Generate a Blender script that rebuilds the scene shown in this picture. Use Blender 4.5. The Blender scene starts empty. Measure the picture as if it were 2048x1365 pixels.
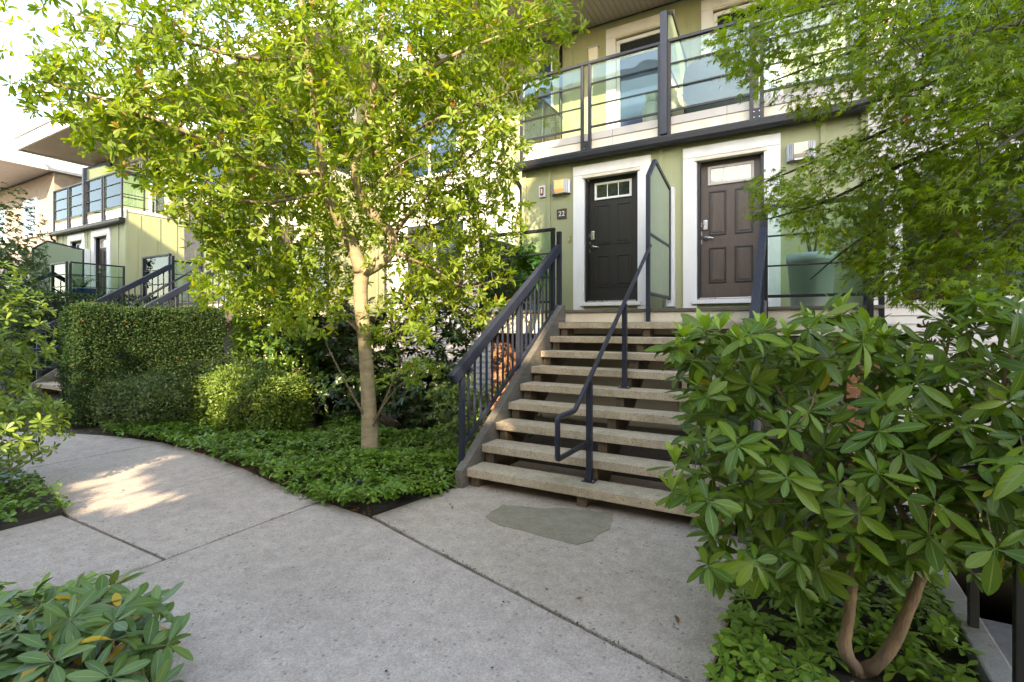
import bpy, bmesh, math, random
import numpy as np
from mathutils import Vector, Matrix, Quaternion

random.seed(7)
RNG = np.random.default_rng(11)
R = math.radians
scene = bpy.context.scene
COL = scene.collection

# ------------------------------------------------------------------ camera
F_PX, YAW, HORIZON, EYE = 994.67, 0.5133, 651.0, 1.578     # in pixels of the 2048 x 1365 photograph
cam_d = bpy.data.cameras.new('camera')
cam = bpy.data.objects.new('camera', cam_d)
COL.objects.link(cam)
cam.location = (0, 0, EYE)
cam.rotation_euler = (R(90), 0, YAW)
cam_d.sensor_width = 36.0
cam_d.lens = 36.0 * F_PX / 2048.0
cam_d.shift_y = -(682.5 - HORIZON) / 2048.0
cam_d.clip_start, cam_d.clip_end = 0.05, 2000
scene.camera = cam

# ------------------------------------------------------------------ sky, sun, exposure
SUN_EL = R(28)
SUN_TRAVEL = Vector((-0.45, 0.89, 0)).normalized()          # the way the light goes, seen from above
w = bpy.data.worlds.new('World')
scene.world = w
w.use_nodes = True
nt = w.node_tree
nt.nodes.clear()
sky = nt.nodes.new('ShaderNodeTexSky')
sky.sky_type = 'NISHITA'
sky.sun_disc = False
sky.sun_elevation = SUN_EL
sky.sun_rotation = math.atan2(-SUN_TRAVEL.x, -SUN_TRAVEL.y)
sky.air_density, sky.dust_density, sky.ozone_density = 1.0, 0.8, 1.0
bg = nt.nodes.new('ShaderNodeBackground')
bg.inputs['Strength'].default_value = 0.15
wo = nt.nodes.new('ShaderNodeOutputWorld')
nt.links.new(sky.outputs[0], bg.inputs['Color'])
nt.links.new(bg.outputs[0], wo.inputs['Surface'])

sun_d = bpy.data.lights.new('sun', 'SUN')
sun_d.energy = 2.0
sun_d.angle = R(0.5)
sun_d.color = (1.0, 0.90, 0.74)
sun = bpy.data.objects.new('sun', sun_d)
COL.objects.link(sun)
sun_dir = Vector((SUN_TRAVEL.x * math.cos(SUN_EL), SUN_TRAVEL.y * math.cos(SUN_EL), -math.sin(SUN_EL)))
sun.rotation_euler = sun_dir.to_track_quat('-Z', 'Y').to_euler()
sun.location = (6, -12, 14)

vs = scene.view_settings
vs.view_transform = 'Standard'
vs.look = 'None'
vs.exposure = 2.95
vs.use_white_balance = True            # set for open shade, as the photograph is
vs.white_balance_temperature = 8500
vs.white_balance_tint = 10
vs.gamma = 1.0
vs.use_curve_mapping = False
scene.render.engine = 'CYCLES'
scene.cycles.max_bounces = 8
scene.cycles.diffuse_bounces = 4
scene.cycles.glossy_bounces = 3
scene.cycles.transmission_bounces = 4
scene.cycles.transparent_max_bounces = 12
scene.cycles.use_denoising = True
scene.cycles.caustics_reflective = False
scene.cycles.caustics_refractive = False
scene.cycles.sample_clamp_indirect = 6.0

# ------------------------------------------------------------------ pixels to directions
CY, SY = math.cos(YAW), math.sin(YAW)
def ray(u, v):
    r = (u - 1024) / F_PX
    return Vector((-SY + r * CY, CY + r * SY, (HORIZON - v) / F_PX))
def at_depth(u, v, d): return ray(u, v) * d + Vector((0, 0, EYE))
def at_z(u, v, z=0.0):
    d = ray(u, v); return d * ((z - EYE) / d.z) + Vector((0, 0, EYE))
def at_y(u, v, y):
    d = ray(u, v); return d * (y / d.y) + Vector((0, 0, EYE))
def to_px(P):
    P = np.asarray(P, float)
    d = -SY * P[..., 0] + CY * P[..., 1]
    r = CY * P[..., 0] + SY * P[..., 1]
    d2 = np.where(np.abs(d) < 1e-6, 1e-6, d)
    return 1024 + F_PX * r / d2, HORIZON - F_PX * (P[..., 2] - EYE) / d2, d

# ------------------------------------------------------------------ materials
def new_mat(name):
    m = bpy.data.materials.new(name)
    m.use_nodes = True
    n = m.node_tree.nodes
    return m, n, m.node_tree.links, n['Principled BSDF']

def mix_rgb(n, l, fac, a, b, mode='MIX'):
    x = n.new('ShaderNodeMix'); x.data_type = 'RGBA'; x.blend_type = mode
    for key, val in ((0, fac), (6, a), (7, b)):
        if hasattr(val, 'is_linked') or hasattr(val, 'links'): l.new(val, x.inputs[key])
        elif isinstance(val, (int, float)): x.inputs[key].default_value = val
        else: x.inputs[key].default_value = (*val, 1)
    return x.outputs[2]

def ramp(n, l, src, stops):
    r = n.new('ShaderNodeValToRGB')
    while len(r.color_ramp.elements) > 1: r.color_ramp.elements.remove(r.color_ramp.elements[-1])
    for i, (p, c) in enumerate(stops):
        e = r.color_ramp.elements[0] if i == 0 else r.color_ramp.elements.new(p)
        e.position = p
        e.color = (*c, 1) if len(c) == 3 else c
    l.new(src, r.inputs[0])
    return r.outputs[0]

def noise(n, l, scale, detail=4, rough=0.55, vec=None, dist=0.0):
    t = n.new('ShaderNodeTexNoise')
    t.inputs['Scale'].default_value = scale
    t.inputs['Detail'].default_value = detail
    t.inputs['Roughness'].default_value = rough
    t.inputs['Distortion'].default_value = dist
    if vec: l.new(vec, t.inputs['Vector'])
    return t.outputs[0]

def world_pos(n):
    g = n.new('ShaderNodeNewGeometry')
    return g.outputs['Position']

def scaled(n, l, vec, s):
    m = n.new('ShaderNodeMapping'); m.inputs['Scale'].default_value = s
    l.new(vec, m.inputs['Vector']); return m.outputs[0]

def bump(n, l, p, h, strength=0.3, dist=0.01):
    b = n.new('ShaderNodeBump'); b.inputs['Strength'].default_value = strength; b.inputs['Distance'].default_value = dist
    l.new(h, b.inputs['Height']); l.new(b.outputs[0], p.inputs['Normal'])

def paint(name, col, rough=0.5, var=0.12, scale=3.0, grain=60, bumps=0.06, dirt=None, metal=0.0, spec=0.5, stretch=(1, 1, 1)):
    m, n, l, p = new_mat(name)
    pos = scaled(n, l, world_pos(n), stretch)
    a = noise(n, l, scale, 5, 0.6, pos)
    dark = tuple(c * (1 - var) for c in col); lite = tuple(min(1, c * (1 + var * 0.6)) for c in col)
    c = ramp(n, l, a, [(0.3, dark), (0.7, lite)])
    if dirt:
        d = noise(n, l, scale * 0.45, 6, 0.7, pos)
        f = ramp(n, l, d, [(0.5, (0, 0, 0)), (0.75, (0.55, 0.55, 0.55))])
        c = mix_rgb(n, l, f, c, dirt)
    l.new(c, p.inputs['Base Color'])
    rr = ramp(n, l, noise(n, l, scale * 4, 3, 0.5, pos), [(0.3, (rough * 0.85,) * 3), (0.7, (min(1, rough * 1.15),) * 3)])
    l.new(rr, p.inputs['Roughness'])
    p.inputs['Metallic'].default_value = metal
    p.inputs['Specular IOR Level'].default_value = spec
    bump(n, l, p, noise(n, l, grain, 3, 0.6, pos), bumps, 0.01)
    return m

def concrete(name, col, agg=220, speck=0.5, stain=(0.30, 0.27, 0.20), stain_amt=0.5, moss=None):
    m, n, l, p = new_mat(name)
    pos = world_pos(n)
    big = noise(n, l, 0.9, 6, 0.6, pos)
    mid = noise(n, l, 7, 6, 0.7, pos)
    c = ramp(n, l, mid, [(0.25, tuple(x * 0.84 for x in col)), (0.5, col), (0.8, tuple(min(1, x * 1.12) for x in col))])
    f = ramp(n, l, big, [(0.46, (0, 0, 0)), (0.72, (stain_amt,) * 3)])
    c = mix_rgb(n, l, f, c, stain)
    if moss:
        f = ramp(n, l, noise(n, l, 1.7, 7, 0.75, pos), [(0.52, (0, 0, 0)), (0.75, (0.45,) * 3)])
        c = mix_rgb(n, l, f, c, moss)
    # aggregate: pale and dark grains
    v = n.new('ShaderNodeTexVoronoi'); v.inputs['Scale'].default_value = agg; l.new(pos, v.inputs['Vector'])
    g = ramp(n, l, v.outputs['Color'], [(0.0, (0.30, 0.28, 0.26)), (0.3, (0.80, 0.79, 0.78)), (0.6, (1.0, 1.0, 1.0)), (1.0, (1.45, 1.42, 1.38))])
    c2 = mix_rgb(n, l, speck, c, g, 'MULTIPLY')
    # scattered dark flecks and pits
    v2 = n.new('ShaderNodeTexVoronoi'); v2.inputs['Scale'].default_value = agg * 0.2; l.new(pos, v2.inputs['Vector'])
    wn = n.new('ShaderNodeTexWhiteNoise'); l.new(v2.outputs['Position'], wn.inputs['Vector'])
    d1 = n.new('ShaderNodeMath'); d1.operation = 'LESS_THAN'; l.new(v2.outputs['Distance'], d1.inputs[0]); d1.inputs[1].default_value = 0.26
    d2 = n.new('ShaderNodeMath'); d2.operation = 'GREATER_THAN'; l.new(wn.outputs['Value'], d2.inputs[0]); d2.inputs[1].default_value = 0.80
    d3 = n.new('ShaderNodeMath'); d3.operation = 'MULTIPLY'; l.new(d1.outputs[0], d3.inputs[0]); l.new(d2.outputs[0], d3.inputs[1])
    d4 = n.new('ShaderNodeMath'); d4.operation = 'MULTIPLY'; l.new(d3.outputs[0], d4.inputs[0]); d4.inputs[1].default_value = 0.45
    c3 = mix_rgb(n, l, d4.outputs[0], c2, (0.10, 0.09, 0.085))
    l.new(c3, p.inputs['Base Color'])
    p.inputs['Roughness'].default_value = 0.88
    p.inputs['Specular IOR Level'].default_value = 0.25
    st_ = ramp(n, l, noise(n, l, 1.0, 5, 0.65, scaled(n, l, pos, (9, 9, 0.7))), [(0.35, (0.80, 0.79, 0.76)), (0.62, (1.04, 1.04, 1.04))])
    c3 = mix_rgb(n, l, 0.6, c3, st_, 'MULTIPLY')
    l.new(c3, p.inputs['Base Color'])
    add = n.new('ShaderNodeMath'); add.operation = 'ADD'
    l.new(v.outputs['Distance'], add.inputs[0]); l.new(mid, add.inputs[1])
    bump(n, l, p, add.outputs[0], 0.35, 0.004)
    return m

def wood(name, col, col2, axis=1, rough=0.8):
    m, n, l, p = new_mat(name)
    s = [14, 14, 14]; s[axis] = 1.2
    pos = scaled(n, l, world_pos(n), s)
    a = noise(n, l, 2.5, 8, 0.7, pos, 0.6)
    c = ramp(n, l, a, [(0.25, col2), (0.55, col), (0.8, tuple(min(1, x * 1.25) for x in col))])
    d = ramp(n, l, noise(n, l, 1.3, 5, 0.6, world_pos(n)), [(0.4, (0.75,) * 3), (0.7, (1.1,) * 3)])
    c = mix_rgb(n, l, 1.0, c, d, 'MULTIPLY')
    l.new(c, p.inputs['Base Color'])
    p.inputs['Roughness'].default_value = rough
    bump(n, l, p, a, 0.35, 0.006)
    return m

def glass(name, tint, refl=1.0):
    m, n, l, p = new_mat(name)
    n.remove(p)
    t = n.new('ShaderNodeBsdfTransparent'); t.inputs[0].default_value = (*tint, 1)
    g = n.new('ShaderNodeBsdfGlossy'); g.inputs['Roughness'].default_value = 0.01
    g.inputs[0].default_value = (0.9, 0.95, 1.0, 1)
    bp_ = n.new('ShaderNodeBump'); bp_.inputs['Strength'].default_value = .12; bp_.inputs['Distance'].default_value = .03
    l.new(noise(n, l, 1.6, 2, .5, world_pos(n)), bp_.inputs['Height']); l.new(bp_.outputs[0], g.inputs['Normal'])
    f = n.new('ShaderNodeFresnel'); f.inputs[0].default_value = 1.55
    k = n.new('ShaderNodeMath'); k.operation = 'MULTIPLY'; k.inputs[1].default_value = refl; k.use_clamp = True
    l.new(f.outputs[0], k.inputs[0])
    mx = n.new('ShaderNodeMixShader'); l.new(k.outputs[0], mx.inputs[0]); l.new(t.outputs[0], mx.inputs[1]); l.new(g.outputs[0], mx.inputs[2])
    l.new(mx.outputs[0], n['Material Output'].inputs['Surface'])
    return m

def pane_mat(name, col):
    m, n, l, p = new_mat(name)
    p.inputs['Base Color'].default_value = (*col, 1)
    p.inputs['Roughness'].default_value = 0.03
    p.inputs['Specular IOR Level'].default_value = 0.9
    p.inputs['Coat Weight'].default_value = 0.6
    p.inputs['Coat Roughness'].default_value = 0.02
    bump(n, l, p, noise(n, l, 1.3, 2, 0.5, world_pos(n)), 0.06, 0.05)
    return m

def leaf_mat(name, cols, rough=0.4, trans=0.3, rib=None, rib_w=0.035, vein=0.0, tcol=None, spec=0.5, sat_noise=True):
    """cols: list of (position, colour) along a random value per leaf"""
    m, n, l, p = new_mat(name)
    g = n.new('ShaderNodeNewGeometry'); oi = n.new('ShaderNodeObjectInfo')
    ad = n.new('ShaderNodeMath'); ad.operation = 'ADD'; l.new(g.outputs['Random Per Island'], ad.inputs[0]); l.new(oi.outputs['Random'], ad.inputs[1])
    fr = n.new('ShaderNodeMath'); fr.operation = 'FRACT'; l.new(ad.outputs[0], fr.inputs[0])
    c = ramp(n, l, fr.outputs[0], cols)
    if sat_noise:
        lo = ramp(n, l, noise(n, l, 2.2, 3, 0.5, world_pos(n)), [(0.3, (0.78, 0.82, 0.8)), (0.7, (1.16, 1.12, 1.05))])
        c = mix_rgb(n, l, 1.0, c, lo, 'MULTIPLY')
    if rib:
        uv = n.new('ShaderNodeUVMap'); sp = n.new('ShaderNodeSeparateXYZ'); l.new(uv.outputs[0], sp.inputs[0])
        a1 = n.new('ShaderNodeMath'); a1.operation = 'SUBTRACT'; l.new(sp.outputs[1], a1.inputs[0]); a1.inputs[1].default_value = 0.5
        a2 = n.new('ShaderNodeMath'); a2.operation = 'ABSOLUTE'; l.new(a1.outputs[0], a2.inputs[0])
        f = ramp(n, l, a2.outputs[0], [(rib_w, (0.75,) * 3), (rib_w * 1.9, (0, 0, 0))])
        c = mix_rgb(n, l, f, c, rib)
        if vein:
            # side veins slanting away from the midrib
            m1 = n.new('ShaderNodeMath'); m1.operation = 'MULTIPLY_ADD'; l.new(a2.outputs[0], m1.inputs[0]); m1.inputs[1].default_value = -0.55; l.new(sp.outputs[0], m1.inputs[2])
            m2 = n.new('ShaderNodeMath'); m2.operation = 'MULTIPLY'; l.new(m1.outputs[0], m2.inputs[0]); m2.inputs[1].default_value = 70
            m3 = n.new('ShaderNodeMath'); m3.operation = 'SINE'; l.new(m2.outputs[0], m3.inputs[0])
            f2 = ramp(n, l, m3.outputs[0], [(0.75, (0, 0, 0)), (1.0, (vein,) * 3)])
            c = mix_rgb(n, l, f2, c, rib)
            bump(n, l, p, m3.outputs[0], 0.12, 0.002)
    l.new(c, p.inputs['Base Color'])
    p.inputs['Roughness'].default_value = rough
    p.inputs['Specular IOR Level'].default_value = spec
    if trans:
        t = n.new('ShaderNodeBsdfTranslucent')
        tc = mix_rgb(n, l, 1.0, c, tcol or (1.3, 1.25, 0.45), 'MULTIPLY')
        l.new(tc, t.inputs[0])
        mx = n.new('ShaderNodeMixShader'); mx.inputs[0].default_value = trans
        l.new(p.outputs[0], mx.inputs[1]); l.new(t.outputs[0], mx.inputs[2])
        l.new(mx.outputs[0], n['Material Output'].inputs['Surface'])
    return m

M = {}
M['green_wall'] = paint('green_wall', (0.32, 0.335, 0.19), 0.65, 0.09, 1.8, 90, 0.06, dirt=(0.25, 0.26, 0.15), stretch=(2.5, 2.5, .45))
M['white'] = paint('white_trim', (0.74, 0.74, 0.76), 0.5, 0.06, 2.5, 40, 0.05, dirt=(0.56, 0.54, 0.51), stretch=(2.2, 2.2, .5))
M['cream'] = paint('cream_fascia', (0.66, 0.60, 0.50), 0.6, 0.1, 2.2, 50, 0.05, dirt=(0.42, 0.36, 0.27), stretch=(3, 1, .7))
M['band'] = paint('grey_band', (0.47, 0.44, 0.42), 0.6, 0.1, 3, 50, 0.05)
M['siding'] = paint('white_siding', (0.56, 0.55, 0.555), 0.55, 0.05, 2, 50, 0.05)
M['beige_siding'] = paint('beige_siding', (0.20, 0.175, 0.145), 0.65, 0.1, 2, 50, 0.05)
M['black'] = paint('black_metal', (0.011, 0.012, 0.016), 0.45, 0.2, 6, 120, 0.04)
M['blue_metal'] = paint('blue_black_rail', (0.017, 0.022, 0.040), 0.42, 0.25, 5, 160, 0.05, dirt=(0.026, 0.031, 0.048))
M['door_black'] = paint('black_door', (0.016, 0.0145, 0.0145), 0.42, 0.15, 5, 90, 0.06, stretch=(6, 6, 0.6))
M['door_brown'] = paint('brown_door', (0.078, 0.055, 0.045), 0.45, 0.18, 4, 80, 0.1, dirt=(0.095, 0.075, 0.065), stretch=(5, 5, 0.8))
M['steel'] = paint('brushed_steel', (0.55, 0.55, 0.56), 0.3, 0.05, 5, 80, 0.03, metal=0.9)
M['soffit'] = paint('soffit_brown', (0.32, 0.275, 0.235), 0.55, 0.06, 2, 60, 0.03)
M['soffit_gap'] = paint('soffit_gap', (0.06, 0.05, 0.045), 0.9, 0.1, 2, 60, 0.03)
M['path'] = concrete('path_concrete', (0.455, 0.378, 0.335), 130, 0.5, (0.34, 0.28, 0.245), 0.65)
M['pad'] = concrete('pad_concrete', (0.465, 0.388, 0.328), 130, 0.5, (0.33, 0.27, 0.21), 0.6, moss=(0.31, 0.275, 0.20))
M['patch'] = concrete('patch_mortar', (0.30, 0.265, 0.20), 200, 0.4, (0.21, 0.18, 0.135), 0.75)
M['tread'] = concrete('tread_aggregate', (0.47, 0.395, 0.30), 150, 0.7, (0.28, 0.245, 0.17), 0.55, moss=(0.22, 0.20, 0.11))
M['wall_concrete'] = concrete('wall_concrete', (0.30, 0.285, 0.27), 150, 0.3, (0.2, 0.19, 0.17), 0.6)
M['stringer'] = wood('weathered_wood', (0.150, 0.135, 0.115), (0.070, 0.062, 0.054), 1)
M['block'] = wood('stained_block', (0.14, 0.105, 0.072), (0.06, 0.045, 0.032), 2)
M['deck_edge'] = wood('deck_edge', (0.14, 0.125, 0.105), (0.06, 0.055, 0.05), 0)
M['brick'] = paint('red_brick', (0.36, 0.15, 0.075), 0.85, 0.3, 9, 80, 0.4, dirt=(0.28, 0.14, 0.09))
M['mortar'] = paint('mortar', (0.33, 0.30, 0.26), 0.95, 0.15, 12, 120, 0.4)
M['tan_brick'] = paint('tan_brick', (0.36, 0.28, 0.23), 0.9, 0.15, 6, 60, 0.4)
M['glass'] = glass('balustrade_glass', (0.82, 0.92, 0.87), 1.1)
M['clear_glass'] = glass('window_glass', (0.9, 0.93, 0.93), 1.3)
M['pane'] = pane_mat('dark_pane', (0.018, 0.022, 0.028))
M['pane_blue'] = pane_mat('blue_pane', (0.03, 0.06, 0.13))
M['warm_pane'] = pane_mat('warm_pane', (0.42, 0.33, 0.24))
M['screen'] = paint('screen_panel', (0.27, 0.33, 0.22), 0.35, 0.05, 2, 60, 0.02)
M['plaque'] = paint('plaque_brown', (0.075, 0.04, 0.03), 0.45, 0.25, 30, 200, 0.1)
M['red_brown'] = paint('red_brown', (0.20, 0.05, 0.035), 0.4, 0.1, 8, 60, 0.02)
M['lamp_grey'] = paint('lamp_grey', (0.42, 0.42, 0.46), 0.4, 0.05, 8, 60, 0.02, metal=0.3)
M['shade'] = paint('lamp_shade', (0.70, 0.64, 0.52), 0.5, 0.03, 8, 60, 0.02)
M['brass'] = paint('brass', (0.42, 0.33, 0.16), 0.4, 0.1, 8, 60, 0.02, metal=0.6)
M['pot_pale'] = paint('pale_pot', (0.56, 0.60, 0.60), 0.5, 0.06, 3, 60, 0.05)
M['pot_dark'] = paint('dark_blue_pot', (0.03, 0.05, 0.075), 0.25, 0.3, 5, 60, 0.05)
M['pot_blue'] = paint('blue_pot', (0.02, 0.10, 0.36), 0.2, 0.2, 5, 60, 0.05)
M['cover'] = paint('grill_cover', (0.10, 0.11, 0.115), 0.6, 0.2, 3, 20, 0.4)
M['tank'] = paint('white_tank', (0.66, 0.69, 0.68), 0.35, 0.05, 3, 60, 0.02)
M['bark'] = paint('pale_bark', (0.33, 0.26, 0.165), 0.85, 0.35, 6, 45, 0.9, dirt=(0.17, 0.16, 0.10), stretch=(1, 1, 3.2))
M['twig'] = paint('twig_bark', (0.16, 0.12, 0.075), 0.85, 0.3, 8, 80, 0.4)
M['rhodo_bark'] = paint('rhodo_bark', (0.26, 0.165, 0.10), 0.85, 0.35, 14, 90, 0.8, dirt=(0.16, 0.11, 0.075), stretch=(1, 1, 0.35))
M['green_stem'] = paint('green_stem', (0.16, 0.20, 0.045), 0.6, 0.2, 10, 60, 0.1)
M['dark_bark'] = paint('dark_bark', (0.085, 0.065, 0.045), 0.9, 0.3, 8, 80, 0.5)
M['dead'] = paint('dead_leaf', (0.19, 0.085, 0.035), 0.8, 0.3, 30, 90, 0.3)
M['blind'] = paint('white_blind', (0.75, 0.75, 0.75), 0.5, 0.03, 3, 60, 0.02)
M['interior'] = paint('dark_interior', (0.03, 0.03, 0.032), 0.9, 0.1, 3, 60, 0.02)

m, n, l, p = new_mat('soil')
pos = world_pos(n)
a = noise(n, l, 14, 8, 0.75, pos)
l.new(ramp(n, l, a, [(0.3, (0.022, 0.016, 0.012)), (0.55, (0.055, 0.040, 0.028)), (0.75, (0.11, 0.075, 0.05))]), p.inputs['Base Color'])
p.inputs['Roughness'].default_value = 0.95
bump(n, l, p, a, 0.9, 0.04)
M['soil'] = m

m, n, l, p = new_mat('lit_lamp')
p.inputs['Base Color'].default_value = (0.55, 0.36, 0.18, 1)
p.inputs['Emission Color'].default_value = (1.0, 0.50, 0.18, 1)
p.inputs['Emission Strength'].default_value = 0.10
M['lit'] = m

M['mag_leaf'] = leaf_mat('magnolia_leaf', [(0, (0.105, 0.185, 0.024)), (0.45, (0.155, 0.245, 0.030)), (0.85, (0.225, 0.30, 0.038)), (0.975, (0.28, 0.31, 0.045)), (0.99, (0.30, 0.16, 0.05))],
                         0.5, 0.48, rib=(0.26, 0.32, 0.08), rib_w=0.03, spec=.35, tcol=(1.9, 1.8, 0.5))
M['maple_leaf'] = leaf_mat('maple_leaf', [(0, (0.135, 0.225, 0.016)), (0.5, (0.205, 0.305, 0.020)), (0.9, (0.27, 0.36, 0.028)), (0.985, (0.30, 0.38, 0.03)), (0.995, (0.25, 0.10, 0.03))],
                           0.5, 0.48, tcol=(1.7, 1.6, 0.45))
M['rhodo_leaf'] = leaf_mat('rhododendron_leaf', [(0, (0.050, 0.108, 0.008)), (0.5, (0.086, 0.155, 0.011)), (0.9, (0.138, 0.205, 0.016)), (0.98, (0.17, 0.24, 0.025)), (0.9965, (0.19, 0.25, 0.03)), (0.998, (0.42, 0.34, 0.02))],
                           0.30, 0.22, rib=(0.20, 0.28, 0.06), rib_w=0.026, vein=0.18, spec=0.30)
M['rhodo_new'] = leaf_mat('rhododendron_new_growth', [(0, (0.27, 0.42, 0.045)), (1, (0.36, 0.50, 0.08))], 0.4, 0.35, rib=(0.4, 0.48, 0.12), rib_w=0.025)
M['rhodo2_leaf'] = leaf_mat('blue_green_rhododendron_leaf', [(0, (0.055, 0.115, 0.024)), (0.5, (0.085, 0.16, 0.032)), (0.90, (0.13, 0.20, 0.045)), (0.93, (0.40, 0.24, 0.012)), (1.0, (0.52, 0.32, 0.015))],
                            0.36, 0.16, rib=(0.22, 0.28, 0.10), rib_w=0.022, vein=0.12)
M['pachy'] = leaf_mat('pachysandra_leaf', [(0, (0.070, 0.155, 0.018)), (0.6, (0.115, 0.225, 0.026)), (1, (0.18, 0.30, 0.04))], 0.4, 0.28, rib=(0.17, 0.26, 0.06), rib_w=0.03)
M['pachy_bright'] = leaf_mat('bright_pachysandra_leaf', [(0, (0.11, 0.215, 0.024)), (0.6, (0.17, 0.30, 0.032)), (1, (0.25, 0.37, 0.05))], 0.38, 0.3, rib=(0.22, 0.32, 0.08), rib_w=0.03)
M['yew'] = leaf_mat('yew_needles', [(0, (0.016, 0.044, 0.012)), (0.6, (0.030, 0.068, 0.016)), (0.98, (0.048, 0.086, 0.020)), (0.99, (0.17, 0.07, 0.02))], 0.6, 0.12, spec=.25)
M['azalea'] = leaf_mat('azalea_leaf', [(0, (0.045, 0.085, 0.022)), (0.6, (0.075, 0.12, 0.03)), (1, (0.13, 0.16, 0.045))], 0.5, 0.25)
M['boxleaf'] = leaf_mat('box_leaf', [(0, (0.075, 0.14, 0.022)), (0.6, (0.12, 0.20, 0.03)), (1, (0.20, 0.27, 0.045))], 0.45, 0.3)
M['laurel'] = leaf_mat('laurel_leaf', [(0, (0.045, 0.105, 0.014)), (0.6, (0.075, 0.155, 0.02)), (1, (0.12, 0.205, 0.028))], 0.3, 0.2, rib=(0.12, 0.18, 0.045), rib_w=0.03)
M['dark_shrub'] = leaf_mat('dark_shrub_leaf', [(0, (0.018, 0.042, 0.012)), (0.6, (0.030, 0.065, 0.016)), (1, (0.055, 0.095, 0.02))], 0.32, 0.12)
M['left_leaf'] = leaf_mat('whorled_leaf', [(0, (0.095, 0.17, 0.025)), (0.6, (0.15, 0.235, 0.032)), (1, (0.23, 0.31, 0.05))], 0.42, 0.35, rib=(0.26, 0.33, 0.09), rib_w=0.03)
M['far_leaf'] = leaf_mat('far_tree_leaf', [(0, (0.035, 0.075, 0.02)), (0.6, (0.06, 0.11, 0.026)), (1, (0.10, 0.16, 0.035))], 0.5, 0.3)
M['house_plant'] = leaf_mat('pot_plant_leaf', [(0, (0.06, 0.16, 0.025)), (1, (0.13, 0.27, 0.05))], 0.4, 0.3)
M['debris'] = paint('debris', (0.07, 0.05, 0.035), 0.9, 0.4, 30, 90, 0.3)
M['moss'] = paint('moss', (0.085, 0.085, 0.035), 0.95, 0.5, 30, 90, 0.3)
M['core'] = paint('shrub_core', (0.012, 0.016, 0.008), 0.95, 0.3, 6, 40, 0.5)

# ------------------------------------------------------------------ object helpers
WL = {}        # world location of every object made here
def link(o, parent=None, world=(0, 0, 0)):
    COL.objects.link(o)
    wv = Vector(world)
    if parent is not None:
        o.parent = parent
        o.location = wv - WL[parent]
    else:
        o.location = wv
    WL[o] = wv
    return o

def tag(o, label=None, cat=None, group=None, kind=None):
    if label: o['label'] = label
    if cat: o['category'] = cat
    if group: o['group'] = group
    if kind: o['kind'] = kind
    return o

def thing(name, label, cat, loc, group=None):
    o = bpy.data.objects.new(name, None)
    o.empty_display_size = 0.2
    link(o, None, loc)
    return tag(o, label, cat, group)

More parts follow.
